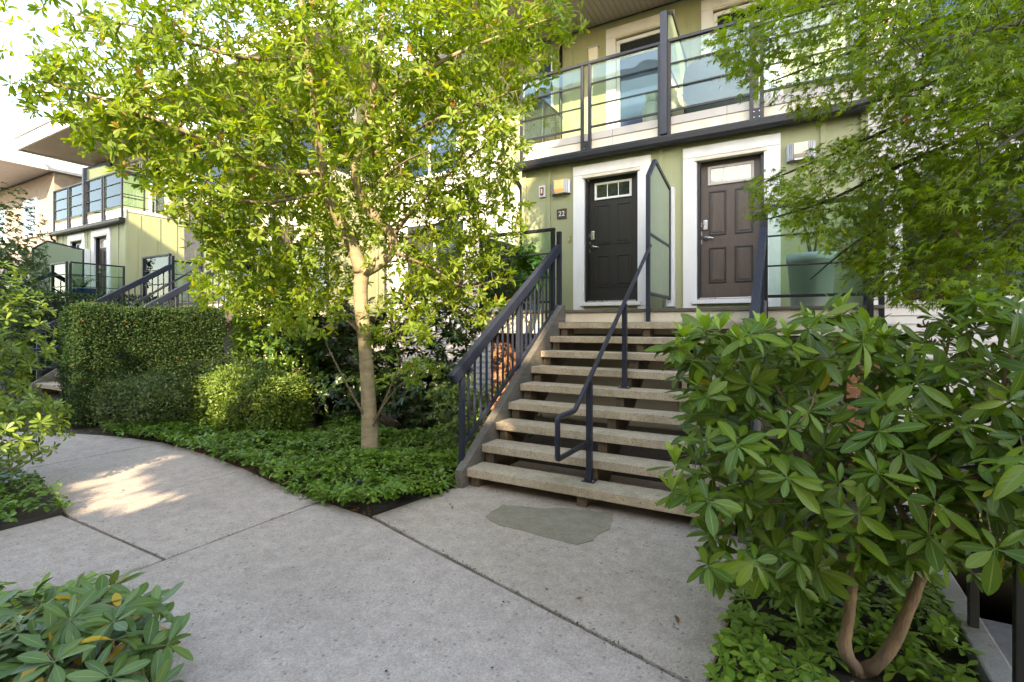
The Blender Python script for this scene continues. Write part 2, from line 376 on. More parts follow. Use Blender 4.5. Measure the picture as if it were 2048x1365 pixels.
class MB:
    def __init__(s): s.v = []; s.f = []
    def add(s, vs_, fs_):
        b = len(s.v); s.v += [tuple(x) for x in vs_]; s.f += [tuple(b + i for i in f) for f in fs_]
    def box(s, x0, x1, y0, y1, z0, z1):
        s.add([(x0, y0, z0), (x1, y0, z0), (x1, y1, z0), (x0, y1, z0), (x0, y0, z1), (x1, y0, z1), (x1, y1, z1), (x0, y1, z1)],
              [(0, 3, 2, 1), (4, 5, 6, 7), (0, 1, 5, 4), (1, 2, 6, 5), (2, 3, 7, 6), (3, 0, 4, 7)]); return s
    def prism(s, poly, axis, a, b):
        """poly in the two other axes (in x,y,z order), swept from a to b along axis"""
        k = len(poly)
        def pt(q, t):
            return {0: (t, q[0], q[1]), 1: (q[0], t, q[1]), 2: (q[0], q[1], t)}[axis]
        s.add([pt(q, a) for q in poly] + [pt(q, b) for q in poly],
              [tuple(range(k - 1, -1, -1)), tuple(range(k, 2 * k))] + [(i, (i + 1) % k, k + (i + 1) % k, k + i) for i in range(k)]); return s
    def tube(s, pts, rad, sides=8, cap=True):
        pts = [Vector(p) for p in pts]
        if not hasattr(rad, '__len__'): rad = [rad] * len(pts)
        b = len(s.v); ref = None
        for i, p in enumerate(pts):
            t = (pts[min(i + 1, len(pts) - 1)] - pts[max(i - 1, 0)])
            t = t.normalized() if t.length > 1e-9 else Vector((0, 0, 1))
            if ref is None:
                ref = t.orthogonal().normalized()
            ref = (ref - t * ref.dot(t))
            ref = ref.normalized() if ref.length > 1e-6 else t.orthogonal().normalized()
            bi = t.cross(ref)
            for k in range(sides):
                an = 2 * math.pi * k / sides
                s.v.append(tuple(p + (ref * math.cos(an) + bi * math.sin(an)) * rad[i]))
        for i in range(len(pts) - 1):
            for k in range(sides):
                a0 = b + i * sides + k; a1 = b + i * sides + (k + 1) % sides
                s.f.append((a0, a1, a1 + sides, a0 + sides))
        if cap:
            s.f.append(tuple(b + k for k in range(sides - 1, -1, -1)))
            e = b + (len(pts) - 1) * sides
            s.f.append(tuple(e + k for k in range(sides)))
        return s
    def lathe(s, prof, c=(0, 0, 0), sides=24):
        b = len(s.v)
        for r, z in prof:
            for k in range(sides):
                an = 2 * math.pi * k / sides
                s.v.append((c[0] + r * math.cos(an), c[1] + r * math.sin(an), c[2] + z))
        for i in range(len(prof) - 1):
            for k in range(sides):
                a0 = b + i * sides + k; a1 = b + i * sides + (k + 1) % sides
                s.f.append((a0, a1, a1 + sides, a0 + sides))
        s.f.append(tuple(b + k for k in range(sides - 1, -1, -1)))
        e = b + (len(prof) - 1) * sides
        s.f.append(tuple(e + k for k in range(sides)))
        return s
    def build(s, name, mat, parent=None, bevel=0, smooth=False, origin=None):
        v = np.array(s.v, float)
        c = (v.min(0) + v.max(0)) / 2
        if origin is not None: c = np.array(origin, float)
        me = bpy.data.meshes.new(name)
        me.from_pydata((v - c).tolist(), [], s.f)
        if bevel:
            bm = bmesh.new(); bm.from_mesh(me)
            ed = [e for e in bm.edges if len(e.link_faces) == 2 and e.calc_face_angle(0) > 0.4]
            bmesh.ops.bevel(bm, geom=ed, offset=bevel, segments=2, affect='EDGES', profile=0.6)
            bm.to_mesh(me); bm.free()
        if smooth:
            me.polygons.foreach_set('use_smooth', [True] * len(me.polygons))
        me.update()
        if mat: me.materials.append(M[mat] if isinstance(mat, str) else mat)
        o = bpy.data.objects.new(name, me)
        return link(o, parent, c)

CACHE = {}
def box(name, parent, x0, x1, y0, y1, z0, z1, mat, bevel=0.0):
    d = (round(abs(x1 - x0), 4), round(abs(y1 - y0), 4), round(abs(z1 - z0), 4))
    key = (name, d, mat, bevel)
    c = Vector(((x0 + x1) / 2, (y0 + y1) / 2, (z0 + z1) / 2))
    if key in CACHE:
        o = bpy.data.objects.new(name, CACHE[key]); return link(o, parent, c)
    b = MB(); b.box(x0, x1, y0, y1, z0, z1)
    o = b.build(name, mat, parent, bevel)
    CACHE[key] = o.data
    return o

def bar(name, parent, p0, p1, wdt, hgt, mat, bevel=0.004):
    """a square bar from p0 to p1: wdt across (horizontal), hgt the other way"""
    p0, p1 = Vector(p0), Vector(p1)
    t = p1 - p0; L = t.length
    key = ('bar', name, round(L, 4), wdt, hgt, mat, bevel)
    if key not in CACHE:
        b = MB(); b.box(-wdt / 2, wdt / 2, -L / 2, L / 2, -hgt / 2, hgt / 2)
        o = b.build(name, mat, None, bevel, origin=(0, 0, 0))
        CACHE[key] = o.data
        COL.objects.unlink(o); del WL[o]; bpy.data.objects.remove(o)
    o = bpy.data.objects.new(name, CACHE[key])
    yv = t.normalized()
    up = Vector((0, 0, 1)) if abs(yv.z) < 0.95 else Vector((0, 1, 0))
    xv = yv.cross(up).normalized(); zv = xv.cross(yv)
    o.rotation_euler = Matrix((xv, yv, zv)).transposed().to_euler()
    return link(o, parent, (p0 + p1) / 2)

def children_of(o): return [c for c in bpy.data.objects if c.parent == o]
def copy_tree(o, shift=None, parent=None, kids=None):
    if kids is None:
        kids = {}
        for c in bpy.data.objects:
            if c.parent: kids.setdefault(c.parent, []).append(c)
    c = o.copy(); COL.objects.link(c)
    if parent is not None: c.parent = parent
    WL[c] = WL[o] + (shift or Vector((0, 0, 0)))
    if parent is None and shift is not None: c.location = o.location + shift
    for ch in kids.get(o, []): copy_tree(ch, shift, c, kids)
    return c

# ------------------------------------------------------------------ leaves
def leaf_template(stations, fold=0.18, curl=0.12, cols=2):
    """stations: (t, halfwidth); x along the leaf, y across, z up. quads, folded along the midrib"""
    V, UV, Fq = [], [], []
    for t, hw in stations:
        zc = -curl * t * t
        for k in (-1, 0, 1):
            V.append((t, k * hw, zc + abs(k) * hw * fold))
            UV.append((t, 0.5 + 0.5 * k))
    for i in range(len(stations) - 1):
        for k in range(2):
            a0 = i * 3 + k
            Fq.append((a0, a0 + 1, a0 + 4, a0 + 3)[::-1])
    return np.array(V), np.array(UV), np.array(Fq)

T_OBOV = leaf_template([(0, 0.02), (0.12, 0.02), (0.38, 0.11), (0.68, 0.175), (0.9, 0.12), (1.0, 0.01)], 0.28, 0.2)
T_RHODO = [leaf_template([(0, 0.012), (0.12, 0.014), (0.24, 0.075), (0.42, 0.135), (0.62, 0.160), (0.82, 0.122), (0.94, 0.06), (1.0, 0.006)], fo, cu)
           for fo, cu in ((0.22, 0.14), (0.30, 0.26), (0.14, 0.06))]
T_PACHY = leaf_template([(0, 0.02), (0.2, 0.05), (0.6, 0.24), (0.82, 0.2), (1.0, 0.03)], 0.2, 0.25)
T_SMALL = leaf_template([(0, 0.03), (0.5, 0.24), (1.0, 0.02)], 0.25, 0.15)
T_LAUREL = leaf_template([(0, 0.015), (0.3, 0.14), (0.65, 0.17), (1.0, 0.01)], 0.22, 0.2)

def maple_template():
    lob = [(-125, 0.42), (-78, 0.72), (-36, 0.95), (0, 1.05), (36, 0.95), (78, 0.72), (125, 0.42)]
    V = [(0, 0, 0)]; UV = [(0, 0.2)]; Fq = []
    pts = []
    for i, (a, L) in enumerate(lob):
        if i == 0: pts.append((a - 26, 0.14))
        pts.append((a - 7, L * 0.5)); pts.append((a, L)); pts.append((a + 7, L * 0.5))
        if i < len(lob) - 1:
            pts.append(((a + lob[i + 1][0]) / 2, 0.24))
    pts.append((125 + 26, 0.14))
    for a, L in pts:
        x, y = L * math.cos(R(a)), L * math.sin(R(a))
        V.append((x, y, -0.22 * L * L)); UV.append((L, 0.2))
    for i in range(1, len(pts)): Fq.append((0, i, i + 1))
    V = np.array(V); V[:, 0] += 0.25
    return V, np.array(UV), np.array(Fq)
T_MAPLE = maple_template()

def frames(dirs, norms):
    x = dirs / (np.linalg.norm(dirs, axis=1, keepdims=True) + 1e-9)
    z = norms - (norms * x).sum(1, keepdims=True) * x
    z = z / (np.linalg.norm(z, axis=1, keepdims=True) + 1e-9)
    y = np.cross(z, x)
    return np.stack([x, y, z], axis=2)        # columns

def leaves_mesh(name, tmpl, pos, Rm, sc, mat, parent, origin):
    V, UV, Fq = tmpl
    n_, k = len(pos), len(V)
    wj = np.stack([np.ones(n_), RNG.uniform(.72, 1.22, n_), RNG.uniform(-.2, 2.0, n_)], 1)
    P = np.einsum('nij,nkj->nki', Rm, V[None] * wj[:, None, :]) * sc[:, None, None] + (pos - np.array(origin))[:, None, :]
    P = P.reshape(-1, 3)
    nf, fl = Fq.shape
    idx = (Fq[None] + (np.arange(n_) * k)[:, None, None]).reshape(-1)
    me = bpy.data.meshes.new(name)
    me.vertices.add(len(P)); me.vertices.foreach_set('co', P.astype(np.float32).ravel())
    me.loops.add(len(idx)); me.loops.foreach_set('vertex_index', idx.astype(np.int32))
    me.polygons.add(n_ * nf)
    me.polygons.foreach_set('loop_start', (np.arange(n_ * nf) * fl).astype(np.int32))
    uvl = me.uv_layers.new(name='UVMap')
    uvl.data.foreach_set('uv', np.tile(UV[Fq.reshape(-1)], (n_, 1)).astype(np.float32).ravel())
    me.polygons.foreach_set('use_smooth', np.ones(n_ * nf, bool))
    me.update(calc_edges=True)
    me.materials.append(M[mat])
    o = bpy.data.objects.new(name, me)
    return link(o, parent, origin)

LEAF_MESH = {}
def single_leaf_mesh(tmpl, mat):
    key = (id(tmpl), mat)
    if key not in LEAF_MESH:
        V, UV, Fq = tmpl
        me = bpy.data.meshes.new('leaf')
        me.from_pydata(V.tolist(), [], Fq.tolist())
        u = me.uv_layers.new(name='UVMap')
        u.data.foreach_set('uv', UV[Fq.reshape(-1)].astype(np.float32).ravel())
        me.polygons.foreach_set('use_smooth', [True] * len(me.polygons))
        me.materials.append(M[mat])
        LEAF_MESH[key] = me
    return LEAF_MESH[key]

def single_leaves(tmpl, pos, Rm, sc, mat, parent, name='leaf'):
    me = single_leaf_mesh(tmpl, mat)
    for p_, r_, s_ in zip(pos, Rm, sc):
        o = bpy.data.objects.new(name, me)
        o.rotation_mode = 'QUATERNION'
        o.rotation_quaternion = Matrix(r_.tolist()).to_quaternion()
        o.scale = (s_, s_ * random.uniform(.75, 1.2), s_ * random.uniform(.1, 1.9))
        link(o, parent, p_)

def pick_largest(pos, sc, count):
    u, v, d = to_px(pos)
    inside = (u > 5) & (u < 2043) & (v > 5) & (v < 1360) & (d > 0.2)
    score = np.where(inside, sc / np.maximum(d, 0.1), -1)
    order = np.argsort(-score)
    m_ = np.zeros(len(pos), bool)
    m_[order[:count]] = score[order[:count]] > 0
    return m_

def unit(n_):
    v = RNG.normal(size=(n_, 3)); return v / np.linalg.norm(v, axis=1, keepdims=True)

def whorl(tip, axis, count, length, el=0.25, elj=0.25, lj=0.2):
    axis = np.asarray(axis, float); axis = axis / np.linalg.norm(axis)
    a = np.array([1, 0, 0]) if abs(axis[0]) < 0.8 else np.array([0, 1, 0])
    e1 = np.cross(axis, a); e1 /= np.linalg.norm(e1); e2 = np.cross(axis, e1)
    ph = RNG.uniform(0, 6.28) + np.arange(count) * 2.39996 + RNG.normal(0, 0.18, count)
    ev = el + RNG.normal(0, elj, count)
    rad = np.cos(ph)[:, None] * e1 + np.sin(ph)[:, None] * e2
    dr = np.cos(ev)[:, None] * rad + np.sin(ev)[:, None] * axis
    nr = -np.sin(ev)[:, None] * rad + np.cos(ev)[:, None] * axis
    nr = nr + RNG.normal(0, 0.15, (count, 3))
    return np.tile(tip, (count, 1)) + dr * 0.0, dr, nr, length * (1 + RNG.normal(0, lj, count)).clip(0.5, 1.5)

# ------------------------------------------------------------------ branch skeletons
class Skeleton:
    def __init__(s): s.p = []; s.par = []; s.fix = {}
    def node(s, p, par, r=None):
        s.p.append(np.asarray(p, float)); s.par.append(par)
        if r is not None: s.fix[len(s.p) - 1] = r
        return len(s.p) - 1
    def limb(s, pts, rad, par=-1, sub=4):
        """a smooth limb through pts (Catmull-Rom) with radius interpolated"""
        P = [np.asarray(q, float) for q in pts]
        last = par; out = []
        for i in range(len(P) - 1):
            a, b = P[max(i - 1, 0)], P[min(i + 2, len(P) - 1)]
            for k in range(sub):
                t = k / sub
                q = 0.5 * ((2 * P[i]) + (-a + P[i + 1]) * t + (2 * a - 5 * P[i] + 4 * P[i + 1] - b) * t * t + (-a + 3 * P[i] - 3 * P[i + 1] + b) * t ** 3)
                r = (rad[i] * (1 - t) + rad[i + 1] * t) * (1 + (RNG.normal(0, .055) if rad[i] < .06 else RNG.normal(0, .025)))
                last = s.node(q, last, r); out.append(last)
        last = s.node(P[-1], last, rad[-1]); out.append(last)
        return out
    def near(s, q):
        A = np.array(s.p); d = np.linalg.norm(A - np.asarray(q)[None], axis=1)
        return int(np.argmin(d)), float(d.min())
    def connect(s, tip, sag=0.06, jit=0.05, steps=None):
        A = np.array(s.p)
        dv = tip[None] - A
        d = np.linalg.norm(dv, axis=1)
        # prefer to leave nodes that lie inward and below rather than beyond the tip
        cost = d + 0.12 * np.maximum(0, A[:, 2] - tip[2])
        i = int(np.argmin(cost)); L = d[i]
        k = steps or max(2, int(L / 0.22) + 1)
        par = i; prev = A[i]
        for j in range(1, k + 1):
            t = j / k
            q = A[i] * (1 - t) + tip * t
            q = q + np.array([0, 0, sag * L * 4 * t * (1 - t)])
            if j < k: q = q + RNG.normal(0, jit * L * 0.5, 3) * (1 - abs(2 * t - 1))
            par = s.node(q, par)
        return par
    def mesh(s, name, mat, parent, origin, tip_r=0.004, power=0.5, sides=6, fine=None):
        n_ = len(s.p); cnt = np.zeros(n_); ch = [[] for _ in range(n_)]
        for i, q in enumerate(s.par):
            if q >= 0: ch[q].append(i)
        for i in range(n_ - 1, -1, -1):
            if not ch[i]: cnt[i] = 1
            if s.par[i] >= 0: cnt[s.par[i]] += cnt[i]
        r = tip_r * np.maximum(cnt, 1) ** power
        for i, v in s.fix.items(): r[i] = v
        for i in range(n_):
            q = s.par[i]
            if q >= 0 and i not in s.fix: r[i] = min(r[i], r[q] * 0.85)
        b = MB(); b2 = MB()
        starts = [i for i in range(n_) if s.par[i] < 0]
        stack = [(i, None) for i in starts]
        while stack:
            i, fr = stack.pop()
            chain = ([fr] if fr is not None else []) + [i]
            rad = ([min(r[fr], r[i] * 1.25)] if fr is not None else []) + [r[i]]
            while ch[chain[-1]]:
                cs = sorted(ch[chain[-1]], key=lambda k: (-(k in s.fix), -cnt[k]))
                for o_ in cs[1:]: stack.append((o_, chain[-1]))
                chain.append(cs[0]); rad.append(r[cs[0]])
            if len(chain) > 1:
                big = max(rad)
                (b2 if fine and big < fine[2] else b).tube([s.p[k] for k in chain], rad, sides if big > 0.02 else (5 if big > 0.008 else 4), cap=True)
        if fine and b2.v: b2.build(fine[0], fine[1], parent, smooth=True, origin=origin)
        return b.build(name, mat, parent, smooth=True, origin=origin)

def hull_sample(lobes, n_, rng=RNG):
    """lobes: (centre, radii, weight): points through the volume, denser towards the outside"""
    wts = np.array([l_[2] for l_ in lobes], float); wts /= wts.sum()
    out = []
    for (c, rad, _), k in zip(lobes, (wts * n_).astype(int) + 1):
        d = unit(k); rr = rng.uniform(0.15, 1.0, k) ** 0.5
        out.append(np.asarray(c)[None] + d * rr[:, None] * np.asarray(rad)[None])
    return np.concatenate(out)

# ================================================================== the ground
def rise_at(x, y):
    def ss(t): t = min(1, max(0, t)); return t * t * (3 - 2 * t)
    return (0.30 * ss((-9.6 - x) / 1.0) + .13 * ss((-14.5 - x) / 2)) * ss((y - 3.1) / .6)

gx = [-400, -120, -60, -40] + [round(-36 + i * 1.0, 3) for i in range(35)] + [-0.3, 0.86, 2.2, 3, 5, 8, 12, 18, 30, 60, 120, 400]
gy = [-400, -120, -60, -30, -18, -12, -8, -5, -3, -1.5, 0, 1.0, 1.8, 2.6, 3.4, 4.0, 4.6, 5.2, 6.4, 7.0, 8, 9, 10, 14, 20, 40, 120, 400]
gx = sorted(set(gx)); gy = sorted(set(gy))
b = MB()
for y in gy:
    for x in gx: b.v.append((x, y, -0.03 + rise_at(x, y)))
for j in range(len(gy) - 1):
    for i in range(len(gx) - 1):
        if gx[i] >= 0.859 and gx[i + 1] <= 2.201 and gy[j] >= 2.599 and gy[j + 1] <= 6.401: continue
        a0 = j * len(gx) + i
        b.f.append((a0, a0 + 1, a0 + 1 + len(gx), a0 + len(gx)))
tag(b.build('ground', 'soil', origin=(0, 0, 0)), kind='structure')

# the concrete path: one slab per joint
path = bpy.data.objects.new('path', None); link(path, None, (-3, 2, 0)); tag(path, kind='structure')
def slab(poly, mat='path'):
    cx = sum(q[0] for q in poly) / len(poly); cyy = sum(q[1] for q in poly) / len(poly)
    g = 0.005
    pl = []
    for x, y in poly:
        dx, dy = cx - x, cyy - y; L = math.hypot(dx, dy)
        pl.append((x + dx / L * g, y + dy / L * g))
    area = sum(pl[i][0] * pl[(i + 1) % len(pl)][1] - pl[(i + 1) % len(pl)][0] * pl[i][1] for i in range(len(pl)))
    if area < 0: pl = pl[::-1]
    return MB().prism(pl, 2, -0.11, random.uniform(-0.0025, 0.0025)).build('slab', mat, path, bevel=0.006)

outer = [(-3.05, 3.01), (-3.70, 3.06), (-4.65, 3.20), (-5.22, 3.32), (-5.9, 3.42), (-6.6, 3.50), (-7.36, 3.52), (-8.3, 3.42), (-9.4, 3.10), (-10.6, 2.55), (-12, 1.7), (-14, 0.2)]
inner = [(-5.31, 1.80), (-6.0, 1.95), (-6.65, 2.05), (-7.36, 2.10), (-8.2, 2.0), (-9, 1.7), (-9.8, 1.2), (-10.8, 0.4), (-12.4, -1.2)]
slab([(-3.695, 1.78), (-5.215, 1.78), (-5.215, 3.318), (-4.65, 3.20), (-3.695, 3.062)])
slab([(-5.225, 1.79), (-5.31, 1.80), (-6.0, 1.95), (-6.65, 2.05), (-7.355, 2.10), (-7.355, 3.518), (-6.6, 3.50), (-5.9, 3.42), (-5.225, 3.32)])
slab([(-7.365, 2.10), (-8.2, 2.0), (-9, 1.7), (-9.5, 1.4), (-9.5, 3.06), (-9.4, 3.10), (-8.3, 3.42), (-7.365, 3.52)])
slab([(-9.51, 1.39), (-9.8, 1.2), (-10.8, 0.4), (-12.4, -1.2), (-14, 0.2), (-12, 1.7), (-10.6, 2.55), (-9.51, 3.05)])
slab([(-3.695, 1.765), (-5.30, 1.765), (-5.30, -0.6), (-4.35, -0.6), (-4.30, 0.9), (-3.95, 1.2), (-3.695, 1.42)])
slab([(-5.30, -0.61), (-4.35, -0.61), (-4.35, -4.4), (-5.30, -4.4)])
slab([(-3.685, 1.50), (-3.685, 3.06), (-3.06, 3.0), (-2.2, 2.765), (-1.3, 2.53), (-0.34, 2.275), (-0.36, 1.3), (-1.5, 0.9), (-2.15, 1.03), (-3.0, 1.30), (-3.6, 1.48)])
slab([(-1.51, 0.89), (-0.35, 1.29), (2.6, 1.29), (2.6, -2.0), (-1.85, -2.0), (-1.85, 0.2)])
slab([(-1.85, -2.01), (2.6, -2.01), (2.6, -4.4), (-1.85, -4.4)])
slab([(-3.03, 3.015), (-2.2, 2.78), (-1.3, 2.545), (-0.33, 2.29), (-0.29, 3.0), (-0.27, 5.1), (-2.77, 5.1), (-2.86, 4.0)], 'pad')
slab([(0.9, 1.31), (2.55, 1.31), (2.55, 2.58), (0.9, 2.58)])

# an irregular mortar patch in front of the stairs
pp = [(540 + x * .4395, 880 + y * .4395) for x, y in [(980, 350), (1015, 325), (1060, 297), (1120, 303), (1250, 315), (1330, 312), (1440, 325), (1560, 335), (1553, 380), (1545, 410),
      (1490, 432), (1470, 460), (1400, 480), (1330, 462), (1200, 430), (1120, 408), (1060, 395), (1020, 378)]]
poly = [tuple(at_z(u, v)[:2]) for u, v in pp][::-1]
poly2 = []
for i in range(len(poly)):
    (x0, y0), (x1, y1) = poly[i], poly[(i + 1) % len(poly)]
    poly2.append((x0, y0))
    for t in (0.33, 0.66): poly2.append((x0 + (x1 - x0) * t + random.uniform(-.008, .008), y0 + (y1 - y0) * t + random.uniform(-.008, .008)))
MB().prism(poly2, 2, -0.002, 0.006).build('mortar_patch', 'patch', path)

# ================================================================== the townhouse
RISE, RUN, Y1 = 0.1793, 0.2734, 4.012
XL, XR = -2.771, -0.35
YW, YU, YL = 7.83, 9.51, 6.47          # entry wall, upper wall, front edge of the landing
BX0, BX1 = -4.19, 0.84
DECK, ROOF = 4.75, 7.56

house = thing('townhouse', 'sage green townhouse with two front doors side by side under a glass fronted balcony', 'house', (-1.675, 7.83, 0))
D1, D2 = (-3.03, -2.115), (-1.252, -0.337)     # door slabs
ZS, ZT = 2.0, 4.03

# board and batten entry wall, made of panels round the openings
b = MB()
b.box(BX0, D1[0], YW, YW + .18, 1.5, 4.62); b.box(D1[1], D2[0], YW, YW + .18, 1.5, 4.62); b.box(D2[1], BX1, YW, YW + .18, 1.5, 4.62)
b.box(D1[0], D1[1], YW, YW + .18, 4.05, 4.62); b.box(D2[0], D2[1], YW, YW + .18, 4.05, 4.62)
b.box(D1[0], D1[1], YW, YW + .18, 1.5, 1.92); b.box(D2[0], D2[1], YW, YW + .18, 1.5, 1.92)
b.box(BX0, BX0 + .15, YW + .18, YU, 1.5, 4.62); b.box(BX1 - .15, BX1, YW + .18, YU, 1.5, 4.62)
b.build('wall', 'green_wall', house)
for x in (-3.677, 0.357): box('batten', house, x - .03, x + .03, YW - .02, YW, 1.80, 4.60, 'green_wall', .004)
for x in (-3.06, -2.03, -1.33, -0.27): box('batten', house, x - .03, x + .03, YW - .02, YW, 4.245, 4.60, 'green_wall', .004)
box('batten', house, -1.80, -1.74, YW - .02, YW, 1.80, 4.60, 'green_wall', .004)
for x in (BX0 + .03, BX1 - .03): box('corner_board', house, x - .04, x + .04, YW - .025, YW + .05, 1.80, 4.60, 'green_wall', .004)
for sx, x in ((-1, BX0), (1, BX1)):
    for y in (8.2, 8.75, 9.25):
        box('batten', house, min(x, x + sx * .02), max(x, x + sx * .02), y - .03, y + .03, 1.80, 4.60, 'green_wall', .004)

def door(parent, dx, kind):
    x0, x1 = dx
    mat = 'door_black' if kind == 'black' else 'door_brown'
    # white casing round the opening
    box('door_casing', parent, x0 - .185, x0 + .01, YW - .035, YW + .06, 1.81, 4.075, 'white', .005)
    box('door_casing', parent, x1 - .01, x1 + .195, YW - .035, YW + .06, 1.81, 4.075, 'white', .005)
    box('door_head', parent, x0 - .185, x1 + .195, YW - .037, YW + .06, 4.078, 4.235, 'white', .005)
    box('head_drip', parent, x0 - .02, x1 + .03, YW - .055, YW + .04, 4.015, 4.066, 'cream', .006)
    box('jamb', parent, x0 + .011, x0 + .05, YW + .02, YW + .175, 1.94, 4.012, 'black')
    box('jamb', parent, x1 - .05, x1 - .011, YW + .02, YW + .175, 1.94, 4.012, 'black')
    box('threshold', parent, x0 - .05, x1 + .05, YW - .07, YW + .16, 1.895, 1.955, 'white', .006)
    box('threshold_plate', parent, x0 + .012, x1 - .012, YW + .02, YW + .15, 1.957, 1.985, 'steel', .004)
    ys = YW + .11
    d = box('door', parent, x0 + .052, x1 - .052, ys, ys + .05, 1.99, 4.008, mat, .003)
    d['label'] = 'black panelled front door with a three light window' if kind == 'black' else 'brown panelled front door with a small top window'
    W, H = x1 - x0, 2.03
    def moulding(a0, a1, t0, t1):
        xa, xb = x0 + a0, x0 + a1; zt, zb = 4.008 - t0, 4.008 - t1
        m_ = .022
        bb = MB()
        for q in ((xa, xb, zt - m_, zt), (xa, xb, zb, zb + m_), (xa, xa + m_, zb + m_, zt - m_), (xb - m_, xb, zb + m_, zt - m_)):
            bb.box(q[0], q[1], ys - .012, ys - .001, q[2], q[3])
        bb.build('panel_moulding', mat if kind == 'black' else 'black', d, bevel=.004)
        box('panel', d, xa + .042, xb - .042, ys - .009, ys - .001, zb + .042, zt - .042, mat, .006)
    for a0, a1 in ((.165, .405), (.52, .76)):
        moulding(a0, a1, .43, 1.09); moulding(a0, a1, 1.27, 1.80)
    # the light at the top
    xa, xb, zt, zb = x0 + .15, x0 + .775, 3.945, 3.665
    f = .035
    bb = MB()
    bb.box(xa, xb, ys - .022, ys - .001, zt - f, zt); bb.box(xa, xb, ys - .022, ys - .001, zb, zb + f)
    bb.box(xa, xa + f, ys - .022, ys - .001, zb + f, zt - f); bb.box(xb - f, xb, ys - .022, ys - .001, zb + f, zt - f)
    bb.build('light_frame', 'white' if kind == 'black' else 'band', d, bevel=.004)
    wpan = (xb - xa - 2 * f) / 3
    for k in range(3):
        box('pane', d, xa + f + k * wpan + .004, xa + f + (k + 1) * wpan - .004, ys - .009, ys - .001, zb + f + .002, zt - f - .002, 'pane' if kind == 'black' else 'warm_pane')
    for k in (1, 2):
        box('muntin', d, xa + f + k * wpan - .006, xa + f + k * wpan + .006, ys - .014, ys - .0095, zb + f, zt - f, 'white')
    # lock and lever
    lx = x0 + .115
    kp = MB().box(lx - .033, lx + .033, ys - .03, ys - .001, 3.0, 3.155).build('keypad_lock', 'steel', d, bevel=.014)
    for r_ in range(4):
        for c_ in range(2):
            kp_k = box('key', d, lx - .016 + c_ * .02, lx - .004 + c_ * .02, ys - .034, ys - .029, 3.13 - r_ * .02, 3.142 - r_ * .02, 'lamp_grey')
    hb = MB(); hb.tube([(lx, ys - .001, 2.885), (lx, ys - .02, 2.885)], [.034, .031], 20); hb.tube([(lx, ys - .02, 2.885), (lx, ys - .055, 2.885)], .012, 12)
    hb.tube([(lx, ys - .055, 2.885), (lx + .05, ys - .057, 2.887), (lx + .12, ys - .05, 2.872)], [.013, .011, .008], 12)
    hb.build('lever_handle', 'steel', d, smooth=True)
    for k in range(3): box('strike', d, x0 + .055, x0 + .066, ys - .003, ys - .0005, 2.80 + k * .13, 2.86 + k * .13, 'steel')
    return d
door(house, D1, 'black'); door(house, D2, 'brown')

# gutter, fascia and deck edge of the balcony
g = MB().prism([(7.64, 4.30), (7.76, 4.30), (7.785, 4.33), (7.785, 4.44), (7.645, 4.44), (7.645, 4.425), (7.632, 4.425), (7.632, 4.41), (7.62, 4.40), (7.625, 4.335)], 0, BX0 - .06, BX1 + .06)
g.build('gutter', 'black', house, bevel=.004)
box('soffit_return', house, BX0, BX1, 7.70, 7.83, 4.45, 4.455, 'cream')
for i in range(3):
    xa = BX0 - .04 + i * 1.703
    box('fascia_board', house, xa + .002, xa + 1.701, 7.79, 7.826, 4.442, 4.625, 'cream', .004)
    box('deck_band', house, xa + .002, xa + 1.701, 7.775, 7.825, 4.63, 4.75, 'band', .004)
box('balcony_deck', house, BX0, BX1, 7.83, YU, 4.64, 4.748, 'band')
# downspout in the entry wall's upper left corner
MB().tube([(-4.30, 7.71, 4.32), (-4.30, 7.72, 4.22), (-4.29, 7.95, 4.05), (-4.29, 7.97, 3.9), (-4.29, 7.97, 0.2)], .038, 10).build('downspout', 'black', house, smooth=True)

